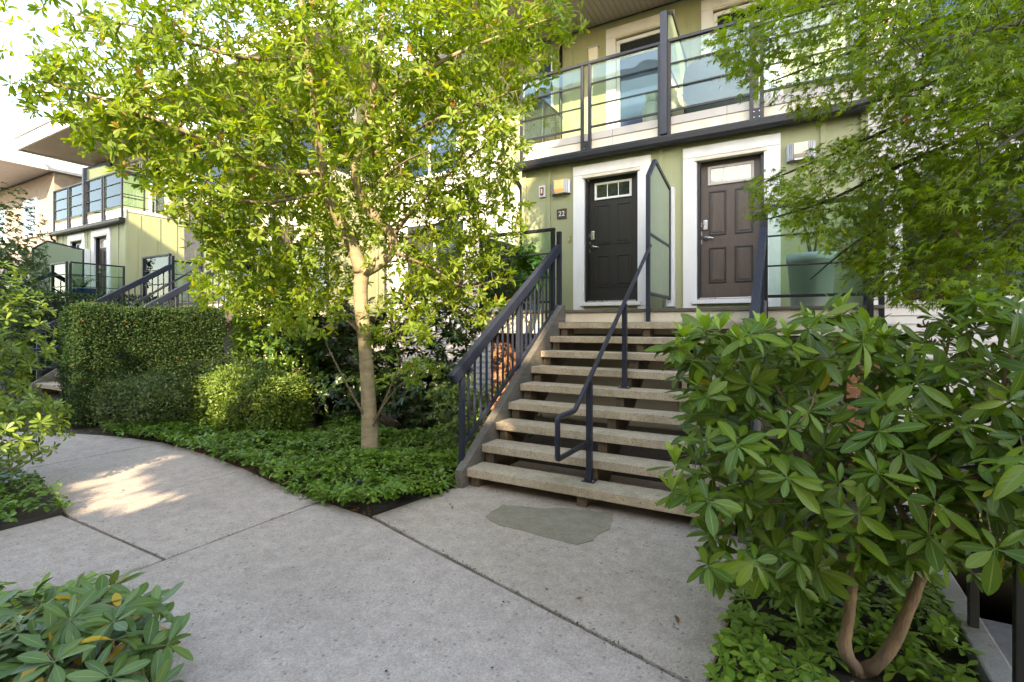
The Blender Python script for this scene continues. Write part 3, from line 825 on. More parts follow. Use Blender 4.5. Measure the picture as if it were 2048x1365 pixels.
# upper wall with doors and window
def up_open(x0, x1, z0, z1): return (x0, x1, z0, z1)
UX0, UX1 = -5.6, BX1
b = MB()
ops = [(-4.75, -4.36), (-3.02, -2.10), (-1.24, -0.33)]
xs = UX0
for a0, a1 in ops:
    b.box(xs, a0, YU, YU + .15, 4.60, ROOF); b.box(a0, a1, YU, YU + .15, 7.23, ROOF); b.box(a0, a1, YU, YU + .15, 4.60, 4.86); xs = a1
b.box(xs, UX1, YU, YU + .15, 4.60, ROOF)
b.build('upper_wall', 'green_wall', house)
for x in (-5.2, -3.95, -3.62, -1.66, 0.2): box('batten', house, x - .025, x + .025, YU - .018, YU, 4.76, ROOF, 'green_wall', .004)
for x in (-2.55, -0.78): box('batten', house, x - .025, x + .025, YU - .018, YU, 7.425, ROOF, 'green_wall', .004)
def balcony_door(x0, x1, blind):
    for xa, xb in ((x0 - .19, x0 + .006), (x1 - .006, x1 + .2)):
        box('window_casing', house, xa, xb, YU - .035, YU + .05, 4.78, 7.225, 'white', .005)
    box('window_casing', house, x0 - .19, x1 + .2, YU - .037, YU + .05, 7.228, 7.415, 'white', .005)
    box('head_drip', house, x0, x1, YU - .045, YU + .02, 7.185, 7.222, 'cream', .005)
    w_ = MB()
    w_.box(x0 + .007, x0 + .07, YU + .03, YU + .09, 4.87, 7.17); w_.box(x1 - .07, x1 - .007, YU + .03, YU + .09, 4.87, 7.17)
    w_.box(x0 + .07, x1 - .07, YU + .03, YU + .09, 7.10, 7.17); w_.box(x0 + .07, x1 - .07, YU + .03, YU + .09, 6.80, 6.93); w_.box(x0 + .07, x1 - .07, YU + .03, YU + .09, 4.87, 5.0)
    wo_ = w_.build('balcony_window', 'white', house, bevel=.005)
    box('pane', wo_, x0 + .072, x1 - .072, YU + .055, YU + .065, 6.932, 7.098, 'pane')
    if blind:
        box('pane', wo_, x0 + .072, x1 - .072, YU + .045, YU + .052, 5.002, 6.798, 'clear_glass')
        k = 0; z = 5.02
        while z < 6.78:
            box('blind_slat', wo_, x0 + .075, x1 - .075, YU + .066, YU + .07, z, z + .042, 'blind'); z += .05
    else:
        box('pane', wo_, x0 + .072, x1 - .072, YU + .055, YU + .065, 5.002, 6.798, 'pane_blue')
balcony_door(-3.02, -2.10, False); balcony_door(-1.24, -0.33, True)
w_ = MB()
w_.box(-4.75, -4.70, YU - .03, YU + .08, 4.86, 7.23); w_.box(-4.41, -4.36, YU - .03, YU + .08, 4.86, 7.23); w_.box(-4.70, -4.41, YU - .03, YU + .08, 7.15, 7.23); w_.box(-4.70, -4.41, YU - .03, YU + .08, 4.86, 4.95)
wo_ = w_.build('narrow_window', 'white', house, bevel=.004)
box('pane', wo_, -4.698, -4.412, YU + .02, YU + .03, 4.952, 7.148, 'pane_blue')
MB().tube([(-4.17, YU - .06, 7.5), (-4.17, YU - .06, 4.75)], .035, 8).build('downspout', 'black', house, smooth=True)
box('wall_backing', house, UX0, UX1, YU + .151, YU + .2, 4.5, ROOF, 'interior')

# the eaves: planked soffit, fascia and flat roof
x = -5.9
while x < 1.3:
    box('soffit_plank', house, x + .004, x + .1, 7.32, YU - .04, ROOF, ROOF + .012, 'soffit', .002); x += .104
box('soffit_backing', house, -5.9, 1.35, 7.32, 12.0, ROOF + .014, ROOF + .03, 'soffit_gap')
box('roof_fascia', house, -6.0, 1.45, 7.25, 7.318, ROOF - .04, ROOF + .38, 'white', .01)
box('roof_fascia', house, -6.0, -5.92, 7.32, 12.0, ROOF - .04, ROOF + .38, 'white', .01)
box('roof_fascia', house, 1.37, 1.45, 7.32, 12.0, ROOF - .04, ROOF + .38, 'white', .01)
box('roof', house, -5.915, 1.365, 7.32, 12.0, ROOF + .032, ROOF + .36, 'band')
box('roof_cap', house, -6.05, 1.5, 7.2, 7.36, ROOF + .382, ROOF + .42, 'band', .005)

# balcony railing: posts, bars and panes are parts of the railing
def railing(name, parent, label=None):
    o = bpy.data.objects.new(name, None); link(o, parent, (-1.675, 7.74, DECK)); return o
rl = railing('balcony_railing', house)
YR = 7.745
def post(par, x, y, z0, z1, s=.05, mat='black', name='post'): return box(name, par, x - s / 2, x + s / 2, y - s / 2, y + s / 2, z0, z1, mat, .004)
PX = [(-4.17, -3.03), (-2.90, -1.77), (-1.63, -0.50), (-0.37, 0.80)]
for a0, a1 in PX:
    post(rl, a0, YR, 4.45, 5.86); post(rl, a1, YR, 4.45, 5.86)
    for z in (4.83, 5.18, 5.54): bar('cross_bar', rl, (a0 + .026, YR, z), (a1 - .026, YR, z), .022, .022 if z > 5 else .035, 'black', .003)
    box('glass_pane', rl, a0 + .03, a1 - .03, YR + .016, YR + .024, 4.85, 5.85, 'glass')
for xa in (-2.965, -0.435): box('bracket_plate', rl, xa - .06, xa + .06, YR + .012, YR + .03, 4.46, 4.62, 'black')
for xa in (-2.965, -0.435):
    for dx in (-.035, .035):
        for z in (4.5, 4.58): MB().tube([(xa + dx, YR + .012, z), (xa + dx, YR + .004, z)], .007, 8).build('bolt', 'steel', rl)
bar('top_rail', rl, (-4.2, YR, 5.885), (-1.76, YR, 5.885), .06, .045, 'black')
bar('top_rail', rl, (-1.64, YR, 5.885), (.83, YR, 5.885), .06, .045, 'black')
for xe in (-4.17, .80):
    for z in (4.83, 5.18, 5.54): bar('cross_bar', rl, (xe, YR + .03, z), (xe, YU - .03, z), .022, .022, 'black', .003)
    bar('top_rail', rl, (xe, YR + .032, 5.885), (xe, YU - .02, 5.885), .06, .045, 'black')
    post(rl, xe, 8.6, 4.75, 5.86); post(rl, xe, 9.45, 4.75, 5.86)
    box('glass_pane', rl, xe + .016, xe + .024, YR + .04, 8.57, 4.85, 5.85, 'glass'); box('glass_pane', rl, xe + .016, xe + .024, 8.63, 9.42, 4.85, 5.85, 'glass')

# balcony divider
def divider(parent, x, y0, y1, z0, zf, za, ya, zb, frame='blue_metal', post_z0=None, big=.1, name='privacy_screen'):
    """a five-sided screen in the plane x = const"""
    pz = z0 if post_z0 is None else post_z0
    box('post', parent, x - big / 2, x + big / 2, y0 - big / 2, y0 + big / 2, pz, zf, frame, .006)
    bar('frame_bar', parent, (x, y0 - .01, zf - .02), (x, ya, za), .05, .05, frame)
    bar('frame_bar', parent, (x, ya, za), (x, y1, zb), .05, .05, frame)
    box('frame_bar', parent, x - .025, x + .025, y1 - .05, y1, z0, zb, frame, .004)
    bar('frame_bar', parent, (x, y0, z0 + .03), (x, y1 - .05, z0 + .03), .04, .04, frame)
    zm = z0 + (zf - z0) * .52
    bar('frame_bar', parent, (x, y0 + big / 2, zm), (x, y1 - .05, zm), .035, .035, frame)
    MB().prism([(y0 + big / 2, z0 + .05), (y1 - .05, z0 + .05), (y1 - .05, zb - .03), (ya, za - .03), (y0 + big / 2, zf - .01)], 0, x - .006, x + .006).build('screen_panel', 'screen', parent)
ds = bpy.data.objects.new('balcony_divider', None); link(ds, house, (-1.70, 7.75, DECK))
divider(ds, -1.70, 7.72, 9.48, 4.9, 6.33, 6.62, 8.25, 6.40, post_z0=4.47)
box('post_bracket', ds, -1.78, -1.62, 7.755, 7.772, 4.47, 4.62, 'black', .004)

# lower storey under the landing: beige lap siding with a window, brick corner piers
box('lower_wall', house, BX0, BX1, YW + .02, YW + .18, -0.1, 1.498, 'beige_siding')
z = 0.0
while z < 1.4:
    MB().prism([(YW - .012, z), (YW + .018, z), (YW + .018, z + .13), (YW + .008, z + .13)], 0, BX0, BX1).build('siding_board', 'beige_siding', house); z += .128
for x0, x1 in ((-1.45, -.75), (-.65, .0)):
    w_ = MB(); w_.box(x0, x1, YW - .05, YW - .013, 0.35, 0.43); w_.box(x0, x1, YW - .05, YW - .013, 1.27, 1.35); w_.box(x0, x0 + .07, YW - .05, YW - .013, .43, 1.27); w_.box(x1 - .07, x1, YW - .05, YW - .013, .43, 1.27)
    wo_ = w_.build('lower_window', 'cream', house, bevel=.004)
    box('pane', wo_, x0 + .072, x1 - .072, YW - .03, YW - .022, .432, 1.268, 'pane')
def pier(x0, x1, y0, y1, zt):
    o = bpy.data.objects.new('brick_pier', None); link(o, house, ((x0 + x1) / 2, (y0 + y1) / 2, 0))
    box('mortar_core', o, x0 + .006, x1 - .006, y0 + .006, y1 - .006, -.1, zt, 'mortar')
    ch, bl = .073, .205
    z = 0; k = 0
    while z + ch < zt:
        off = 0 if k % 2 else -.1
        for (a0, a1, face) in ((x0, x1, 'f'), (y0, y1, 'l'), (y0, y1, 'r')):
            p_ = a0 + off
            while p_ < a1:
                q0, q1 = max(p_, a0), min(p_ + bl - .01, a1)
                if q1 - q0 > .03:
                    if face == 'f': box('brick', o, q0, q1, y0, y0 + .03, z + .005, z + ch - .005, 'brick', .004)
                    elif face == 'l': box('brick', o, x0, x0 + .03, max(q0, y0 + .031), q1, z + .005, z + ch - .005, 'brick', .004)
                    else: box('brick', o, x1 - .03, x1, max(q0, y0 + .031), q1, z + .005, z + ch - .005, 'brick', .004)
                p_ += bl
        z += ch; k += 1
pier(-4.2, -3.86, 6.75, 7.09, 1.5); pier(.53, .87, 6.75, 7.09, 1.5)

# landing
ld = MB(); ld.box(BX0, BX1, YL + .03, YW - .002, 1.70, 1.782)
ld.build('landing_deck', 'deck_edge', house)
for i in range(2):
    xa = BX0 + i * 2.515
    box('landing_nosing', house, xa + .001, xa + 2.512, YL - .02, YL + .028, 1.752, 1.793, 'deck_edge', .006)
    box('landing_fascia', house, xa + .001, xa + 2.512, YL + .004, YL + .04, 1.62, 1.749, 'cream', .003)
    box('landing_skirt', house, xa + .001, xa + 2.512, YL + .012, YL + .05, 1.46, 1.618, 'cream', .003)
for x in (BX0 + .02, BX1 - .02): box('landing_fascia', house, x - .02, x + .02, YL + .052, YW - .03, 1.46, 1.698, 'cream', .003)
box('landing_beam', house, BX0, BX1, 6.86, 6.98, 1.502, 1.62, 'black')

# right-hand wing: white lap siding with a wide window
def lap_wall(x0, x1, y, z0, z1, mat, step=.125):
    box('sheathing', house, x0, x1, y + .02, y + .2, z0, z1, mat)
    z = z0
    me = MB().prism([(y - .016, z), (y + .018, z), (y + .018, z + step + .004), (y + .004, z + step + .004)], 0, x0, x1).build('siding_board', mat, house)
    z += step
    while z + step <= z1:
        o = bpy.data.objects.new('siding_board', me.data); link(o, house, WL[me] + Vector((0, 0, z - z0))); z += step
def window(x0, x1, y, z0, z1, mull=(), trans=None, mat='pane', c=.09, cm='white'):
    b_ = MB(); yf, yb = y - .06, y - .018
    b_.box(x0 - c, x1 + c, yf, yb, z1, z1 + c); b_.box(x0 - c, x1 + c, yf, yb, z0 - c, z0); b_.box(x0 - c, x0, yf, yb, z0, z1); b_.box(x1, x1 + c, yf, yb, z0, z1)
    o = b_.build('window', cm, house, bevel=.005)
    edges = [x0] + [q for m_ in mull for q in (m_ - .03, m_ + .03)] + [x1]
    for m_ in mull: box('mullion', o, m_ - .029, m_ + .029, yf + .008, yb, z0 + .001, z1 - .001, 'white', .004)
    for i in range(0, len(edges), 2): box('pane', o, edges[i] + .002, edges[i + 1] - .002, y - .035, y - .025, z0 + .002, z1 - .002, mat)
    return o
YR_W = 9.3
lap_wall(BX1, 9.0, YR_W, -1.4, 7.5, 'siding')
window(1.42, 2.75, YR_W, 1.98, 3.92, (2.28,))
window(1.5, 2.9, YR_W, 5.2, 7.0, (2.2,), mat='pane_blue')
# left wing: white lap siding behind the tree
lap_wall(-16.6, UX0, YU - .02, 0.0, 7.5, 'siding')
lap_wall(UX0 + .002, BX0 - .002, YU - .021, 0.0, 4.6, 'siding')
YWI = YU - .02
window(-5.25, -4.45, YWI, 2.2, 4.0, (), mat='warm_pane')
window(-8.3, -6.6, YWI, 2.3, 4.0, (-7.45,))
window(-8.4, -6.8, YWI, 5.2, 6.9, (-7.6,), mat='pane_blue')
box('roof_fascia', house, -8.2, -6.06, 8.55, 8.62, 7.48, 7.86, 'white', .01)
box('eaves_soffit', house, -8.2, -6.06, 8.622, 9.6, 7.505, 7.52, 'white')
box('roof', house, -8.2, -6.06, 8.63, 12.0, 7.53, 7.84, 'band')

# ================================================================== stairs and railings
stairs = thing('staircase', 'open riser staircase with nine aggregate treads rising to the two front doors', 'stairs', (-1.56, 5.2, 0), 'front staircases')
for i in range(9):
    y = Y1 + i * RUN; z = (i + 1) * RISE
    o = box('tread', stairs, XL, XR, y, y + .295, z - .078, z, 'tread', .007)
def sawtooth(x0, x1):
    pl = [(Y1 + .05, -.02)]
    for i in range(9):
        pl.append((Y1 + .05 + i * RUN, (i + 1) * RISE - .080)); 
        pl.append((Y1 + .05 + (i + 1) * RUN - (.05 if i == 8 else 0), (i + 1) * RISE - .080))
    yt = pl[-1][0]
    pl += [(yt, 1.28), (Y1 + .55, -.02)]
    MB().prism(pl[::-1], 0, x0, x1).build('carriage', 'block', stairs)
sawtooth(XL + .02, XL + .11); sawtooth(-1.64, -1.55); sawtooth(XR - .11, XR - .02)
def stringer(x0, x1):
    MB().prism([(Y1 - .06, -.01), (Y1 + .22, -.01), (YL - .022, 1.47), (YL - .022, 1.86), (YL - .10, 1.86), (Y1 - .06, .165)], 0, x0, x1).build('stringer', 'stringer', stairs, bevel=.006)
stringer(XL - .095, XL - .003); stringer(XR + .003, XR + .095)

def side_railing(x):
    o = bpy.data.objects.new('railing', None); link(o, stairs, (x, 5.2, .3))
    sl = (2.70 - 1.09) / (6.44 - 3.93)
    zt = lambda y: 1.06 + (y - 3.93) * sl
    zb = lambda y: .36 + (y - 4.07) * sl
    bar('hand_rail', o, (x, 3.91, zt(3.91)), (x, 6.43, zt(6.43)), .075, .115, 'blue_metal', .012)
    bar('bottom_rail', o, (x, 4.10, zb(4.10)), (x, 6.40, zb(6.40)), .035, .04, 'blue_metal', .004)
    post(o, x, 4.075, .02, zt(4.075) - .05, .05, 'blue_metal'); post(o, x, 5.25, .55, zt(5.25) - .05, .05, 'blue_metal'); post(o, x, YL - .02, 1.45, 2.90, .06, 'blue_metal')
    ys_ = [4.075 + .115 * k for k in range(1, 20)]
    for y in ys_:
        if abs(y - 5.25) < .045 or y > 6.38: continue
        box('baluster', o, x - .01, x + .01, y - .01, y + .01, zb(y), zb(y) + (zt(4.075) - zb(4.075)) - .03, 'blue_metal', .002)
side_railing(XL - .10); side_railing(XR + .06)

hr = thing('handrail', 'blue black tubular handrail with a squared loop end bolted to the middle of the treads', 'handrail', (-1.58, 4.22, RISE), 'centre handrails')
XC = -1.585
def elbow(pts, r_, name, parent, mat='blue_metal'):
    MB().tube(pts, r_, 14).build(name, mat, parent, smooth=True)
b = MB()
b.tube([(XC, 6.425, 2.60), (XC, 3.90, .876), (XC, 3.875, .866), (XC, 3.845, .863), (XC, 3.55, .863), (XC, 3.535, .858), (XC, 3.53, .845), (XC, 3.53, .555), (XC, 3.535, .543), (XC, 3.55, .537), (XC, 4.20, .533)], .0215, 14)
b.build('rail', 'blue_metal', hr, smooth=True)
for y, z0, z1 in ((4.225, RISE + .01, 1.085), (5.30, 5 * RISE + .01, 1.815)):
    post(hr, XC, y, z0, z1, .05, 'blue_metal'); box('base_plate', hr, XC - .06, XC + .06, y - .05, y + .05, z0 - .0095, z0, 'blue_metal', .003)
    for dx in (-.045, .045): MB().tube([(XC + dx, y - .03, z0), (XC + dx, y - .03, z0 + .012)], .008, 8).build('bolt', 'steel', hr)

sc_ = thing('privacy_screen', 'frosted green privacy screen with dark peaked frame standing between the two doors', 'screen', (-1.61, 6.47, 1.62), 'porch privacy screens')
divider(sc_, -1.61, 6.41, 7.68, 1.96, 3.50, 3.78, 6.75, 3.62, post_z0=1.625, big=.052)
box('wall_trim', sc_, -1.665, -1.555, 7.70, 7.825, 1.86, 3.66, 'white', .005)

def guard(label, x0, x1, group=None):
    t = thing('glass_guardrail', label, 'railing', ((x0 + x1) / 2, YL, 1.79), group)
    y = YL + .0
    for x in (x0, x1): post(t, x, y - .035, 1.50, 2.91, .05, 'black')
    bar('top_rail', t, (x0 - .03, y - .035, 2.935), (x1 + .03, y - .035, 2.935), .055, .045, 'black')
    for z in (1.91, 2.257, 2.60): bar('cross_bar', t, (x0 + .026, y - .035, z), (x1 - .026, y - .035, z), .02, .02 if z > 2 else .035, 'black', .003)
    box('glass_pane', t, x0 + .03, x1 - .03, y - .02, y - .012, 1.93, 2.905, 'glass')
    xe = x0 if x0 < -3 else x1
    xe2 = xe - .02 if x0 < -3 else xe + .10
    post(t, xe2, y + .02, 1.50, 2.91, .05, 'black') if x0 > -3 else None
    post(t, xe2, 7.78, 1.794, 2.91, .05, 'black')
    bar('top_rail', t, (xe2, y + .02, 2.936), (xe2, 7.81, 2.936), .055, .044, 'black')
    for z in (1.91, 2.257, 2.60): bar('cross_bar', t, (xe2, y + .046, z), (xe2, 7.754, z), .02, .02, 'black', .003)
    box('glass_pane', t, xe2 + .012, xe2 + .02, y + .06, 7.74, 1.93, 2.905, 'glass')
    return t
gl = guard('glass guardrail on the landing beside the leafy pot plant', -4.17, -2.96)
gr_ = guard('glass guardrail on the landing in front of the big pale planter', -0.27, 0.72)

# small things on the entry wall
def sconce(x, label, lit):
    t = thing('wall_lamp', label, 'lamp', (x, YW, 3.93))
    hw, hh = .17, .125
    for s_ in (-1, 1):
        pl = [(x + s_ * hw, YW - .002), (x + s_ * hw, YW - .04), (x + s_ * .085, YW - .12), (x + s_ * .085, YW - .002)]
        if s_ > 0: pl = pl[::-1]
        MB().prism(pl, 2, 3.93 - hh + .01, 3.93 + hh - .01).build('side_wing', 'lamp_grey', t, bevel=.004)
        for k in range(3):
            xx = x + s_ * (.1 + k * .022); yy = YW - .12 + (k + .6) * .021
            box('rib', t, xx - .003, xx + .003, yy - .012, yy - .001, 3.93 - hh + .012, 3.93 + hh - .012, 'lamp_grey')
    MB().prism([(YW - .002, 3.93 - .10), (YW - .10, 3.93 - .10), (YW - .135, 3.93 - .05), (YW - .135, 3.93 + .10), (YW - .002, 3.93 + .10)], 0, x - .083, x + .083).build('shade', 'lit' if lit else 'shade', t, bevel=.006)
    box('back_plate', t, x - .15, x + .15, YW - .0015, YW + .004, 3.93 - hh, 3.93 + hh, 'lamp_grey')
    box('bottom_cap', t, x - .08, x + .08, YW - .1, YW - .003, 3.93 - .118, 3.93 - .102, 'steel', .003)
sconce(-3.44, 'grey wall lamp glowing warm above the house number', True)
sconce(.10, 'unlit cream and grey wall lamp beside the brown door', False)
t = thing('number_plaque', 'brown house number plaque reading 22 on green wall', 'sign', (-3.432, YW, 3.48))
MB().prism([(-3.52, 3.40), (-3.345, 3.395), (-3.34, 3.565), (-3.40, 3.57), (-3.525, 3.562)], 1, YW - .016, YW - .001).build('plate', 'plaque', t, bevel=.004)
def text_mesh(txt, size, name, parent, loc, mat, rot=(R(90), 0, 0), depth=.002):
    cu = bpy.data.curves.new(name, 'FONT'); cu.body = txt; cu.size = size; cu.align_x = 'CENTER'; cu.align_y = 'CENTER'; cu.extrude = depth
    to = bpy.data.objects.new(name, cu); COL.objects.link(to)
    bpy.context.view_layer.update()
    me = bpy.data.meshes.new_from_object(to.evaluated_get(bpy.context.evaluated_depsgraph_get()))
    bpy.data.objects.remove(to)
    me.materials.append(M[mat])
    o = bpy.data.objects.new(name, me); o.rotation_euler = rot
    return link(o, parent, loc)
text_mesh('22', .12, 'lettering', t, (-3.432, YW - .019, 3.48), 'white')
t = thing('alarm_box', 'small white framed box with red brown front on green wall', 'alarm', (-3.80, YW, 3.91))
box('frame', t, -3.86, -3.74, YW - .03, YW - .001, 3.81, 4.01, 'white', .006); box('front_plate', t, -3.835, -3.765, YW - .04, YW - .031, 3.84, 3.98, 'red_brown', .004)
box('indicator', t, -3.815, -3.785, YW - .046, YW - .041, 3.87, 3.95, 'shade', .002)
t = thing('doorbell', 'tiny brass doorbell on green wall beside black door', 'doorbell', (-3.29, YW, 3.03))
box('housing', t, -3.31, -3.27, YW - .02, YW - .001, 2.98, 3.09, 'brass', .005); box('button', t, -3.298, -3.282, YW - .026, YW - .021, 3.03, 3.05, 'shade', .002)
t = thing('wall_lamp', 'white box lamp on the upper wall beside balcony door', 'lamp', (-3.45, YU, 6.95))
MB().prism([(YU - .001, 6.84), (YU - .09, 6.84), (YU - .12, 7.10), (YU - .001, 7.10)], 0, -3.55, -3.36).build('shade', 'shade', t, bevel=.008)
box('cap', t, -3.565, -3.345, YU - .135, YU - .002, 7.102, 7.125, 'lamp_grey', .004)

# things on the balcony
t = thing('propane_tank', 'white propane tank standing on balcony beside the divider post', 'gas tank', (-1.98, 8.15, DECK))
MB().lathe([(.13, 0), (.15, .03), (.15, .32), (.13, .40), (.07, .45), (.04, .46)], (-1.98, 8.15, DECK)).build('body', 'tank', t, smooth=True)
MB().lathe([(.095, .44), (.10, .44), (.10, .58), (.092, .58)], (-1.98, 8.15, DECK)).build('collar', 'tank', t, smooth=True)
MB().lathe([(.12, -.0), (.125, .0), (.125, .04), (.12, .04)], (-1.98, 8.15, DECK)).build('foot_ring', 'steel', t, smooth=True)
t = thing('covered_grill', 'barbecue under a rumpled dark grey cover on the balcony', 'barbecue', (-1.0, 8.5, DECK))
gv = MB(); prof = []
nseg = 28
for zi, (zz, hx, hy) in enumerate([(.02, .52, .30), (.35, .53, .31), (.75, .54, .31), (.95, .50, .29), (1.08, .38, .22), (1.13, .2, .12)]):
    for k in range(nseg):
        an = 2 * math.pi * k / nseg
        ca, sa = math.cos(an), math.sin(an)
        q = 1 + .05 * math.sin(7 * an + zi) * (1 - zz * .4)
        gv.v.append((-1.0 + hx * q * math.copysign(abs(ca) ** .5, ca), 8.5 + hy * q * math.copysign(abs(sa) ** .5, sa), DECK + zz))
for zi in range(5):
    for k in range(nseg): gv.f.append((zi * nseg + k, zi * nseg + (k + 1) % nseg, (zi + 1) * nseg + (k + 1) % nseg, (zi + 1) * nseg + k))
gv.f.append(tuple(5 * nseg + k for k in range(nseg)))
gv.build('cover', 'cover', t, smooth=True)
for dx in (-.4, .4): box('caster', t, -1.0 + dx - .03, -1.0 + dx + .03, 8.47, 8.53, DECK, DECK + .03, 'black')

# planters on the landing
def planter(name, label, x, y, z, prof, mat, group=None):
    t_ = thing(name, label, 'planter', (x, y, z), group)
    MB().lathe(prof, (x, y, z), 32).build('pot', mat, t_, smooth=True)
    MB().lathe([(prof[-1][0], prof[-1][1] - .02), (prof[-1][0] - .01, prof[-1][1] - .015)], (x, y, z), 32).build('soil', 'soil', t_)
    return t_
planter('planter', 'large pale grey green round planter behind landing glass', .20, 7.12, 1.783, [(.20, 0), (.215, .02), (.255, .55), (.27, .56), (.275, .66), (.255, .665), (.245, .64)], 'pot_pale')
planter('planter', 'dark blue glazed planter holding a leafy plant on landing', -3.62, 6.95, 1.783, [(.15, 0), (.16, .02), (.21, .36), (.225, .37), (.225, .42), (.205, .42), (.2, .40)], 'pot_dark')
t = thing('bare_shrub', 'nearly bare twiggy shrub growing in pale planter', 'shrub', (.20, 7.12, 2.42))
sk = Skeleton()
sk.limb([(.20, 7.12, 2.41), (.17, 7.12, 2.6), (.14, 7.10, 2.75), (.10, 7.1, 2.95), (.05, 7.1, 3.06)], [.022, .019, .014, .009, .005])
sk.limb([(.22, 7.12, 2.41), (.25, 7.12, 2.55), (.27, 7.13, 2.7), (.36, 7.1, 2.85)], [.016, .013, .009, .005])
for q in ((.0, 7.1, 2.7), (-.06, 7.1, 2.78), (.42, 7.1, 2.7), (.3, 7.1, 3.0), (.2, 7.05, 3.1), (-.02, 7.15, 3.0), (.44, 7.1, 2.95), (.12, 7.0, 2.9)): sk.connect(np.array(q), 0.03, .2)
sk.mesh('stem', 'dark_bark', t, (.20, 7.12, 2.42), .004)
n_ = 60; ps = np.array([sk.p[i] for i in RNG.integers(4, len(sk.p), n_)]) + RNG.normal(0, .01, (n_, 3))
dr = unit(n_); leaves_mesh('leaves', T_SMALL, ps, frames(dr, unit(n_)), RNG.uniform(.015, .03, n_), 'house_plant', t, (.20, 7.12, 2.42))
t = thing('pot_plant', 'bushy green leafy plant in dark blue planter on landing', 'plant', (-3.62, 6.95, 2.18))
ps, dr, nr, sc2 = [], [], [], []
sk = Skeleton(); root = sk.node((-3.62, 6.95, 2.16), -1, .012)
for k in range(55):
    a = unit(1)[0]; tip = np.array([-3.62, 6.95, 2.45]) + a * np.array([.38, .28, .42]) * RNG.uniform(.5, 1); tip[2] = max(tip[2], 2.25)
    sk.connect(tip, .05, .1)
    q = whorl(tip, (a[0], a[1], 1), 7, .13, .1, .3); ps.append(q[0]); dr.append(q[1]); nr.append(q[2]); sc2.append(q[3])
sk.mesh('stem', 'green_stem', t, (-3.62, 6.95, 2.18), .003)
leaves_mesh('leaves', T_PACHY, np.concatenate(ps), frames(np.concatenate(dr), np.concatenate(nr)), np.concatenate(sc2), 'house_plant', t, (-3.62, 6.95, 2.18))

# ================================================================== neighbouring unit to the left (a copy, set higher and a little forward)
SH = Vector((-18.66, -0.35, 0.43))
kids = {}
for c in bpy.data.objects:
    if c.parent: kids.setdefault(c.parent, []).append(c)
def copy_some(o, label, skip=()):
    c = o.copy(); COL.objects.link(c); c.location = o.location + SH; WL[c] = WL[o] + SH
    c['label'] = label
    for ch in kids.get(o, []):
        if ch.name.split('.')[0] in skip: continue
        if ch.name.split('.')[0] in ('window', 'siding_board', 'sheathing', 'roof', 'roof_fascia', 'eaves_soffit') and o is house:
            wx_ = WL[ch].x
            if ch.name.split('.')[0] in ('siding_board', 'sheathing', 'window'): continue
            if wx_ < -6.1 and ch.name.split('.')[0] != 'roof': continue
            if ch.name.split('.')[0] in ('roof', 'roof_fascia', 'eaves_soffit') and WL[ch].x < -6.5: continue
        copy_tree(ch, None, c, kids)
        
    return c
nh = copy_some(house, 'distant green townhouse with white roof overhang beyond the clipped hedge', skip=('brick_pier',))
ns = copy_some(stairs, 'farthest staircase, rising to the porch with the blue pots')
nr_ = copy_some(hr, 'round handrail on the farthest staircase, below the blue pots')
np_ = copy_some(sc_, 'peaked green privacy screen on the porch with the blue pots')
ng = copy_some(gr_, 'glass guardrail in front of the blue pots beyond the hedge')
ng2 = copy_some(gl, 'glass guardrail at the far end of the porch beyond the hedge')
SH_FAR = SH
SH = Vector((-9.75, -0.22, 0.30))
copy_some(house, 'green townhouse with glass balcony largely hidden behind the garden tree', skip=('brick_pier',))
copy_some(stairs, 'staircase with blue black rails climbing just behind the clipped yew hedge')
copy_some(hr, 'round handrail between the sloping rails just behind the yew hedge')
copy_some(sc_, 'peaked privacy screen on the porch hidden behind the garden tree')
copy_some(gr_, 'glass guardrail on the hidden porch near the laurel shrub')
copy_some(gl, 'glass guardrail on the porch just above the clipped yew hedge')
SH = Vector((9.75, -.05, 0))
copy_some(house, 'green townhouse on the other side of the maple and the sunken steps', skip=('brick_pier',))
copy_some(stairs, 'staircase beyond the maple and the sunken concrete steps')
SH = SH_FAR
for x in (-.05, .42):
    t = planter('planter', 'glossy blue planter holding the fern on the far porch' if x < 0 else 'glossy blue planter without a plant on the far porch', x + SH.x, 7.0 + SH.y, 1.783 + SH.z, [(.17, 0), (.18, .02), (.235, .40), (.25, .41), (.25, .46), (.23, .46), (.22, .44)], 'pot_blue', 'blue planters on the far porch')
t = thing('fern', 'arching fern growing in a blue planter on far porch', 'fern', (-.05 + SH.x, 7.0 + SH.y, 2.2 + SH.z))
fp, fd, fn, fs = [], [], [], []
c0 = np.array([-.05 + SH.x, 7.0 + SH.y, 2.2 + SH.z])
for k in range(22):
    a = RNG.uniform(0, 6.28); L = RNG.uniform(.35, .6); hgt = RNG.uniform(.3, .5)
    for j in range(1, 13):
        tt = j / 12
        q = c0 + np.array([math.cos(a) * L * tt, math.sin(a) * L * tt, hgt * math.sin(tt * 2.3)])
        for s_ in (-1, 1):
            fp.append(q); fd.append([math.cos(a + s_ * 1.3), math.sin(a + s_ * 1.3), -.2]); fn.append([0, 0, 1]); fs.append(.13 * (1.1 - tt))
leaves_mesh('fronds', T_SMALL, np.array(fp), frames(np.array(fd), np.array(fn, float)), np.array(fs), 'house_plant', t, c0)

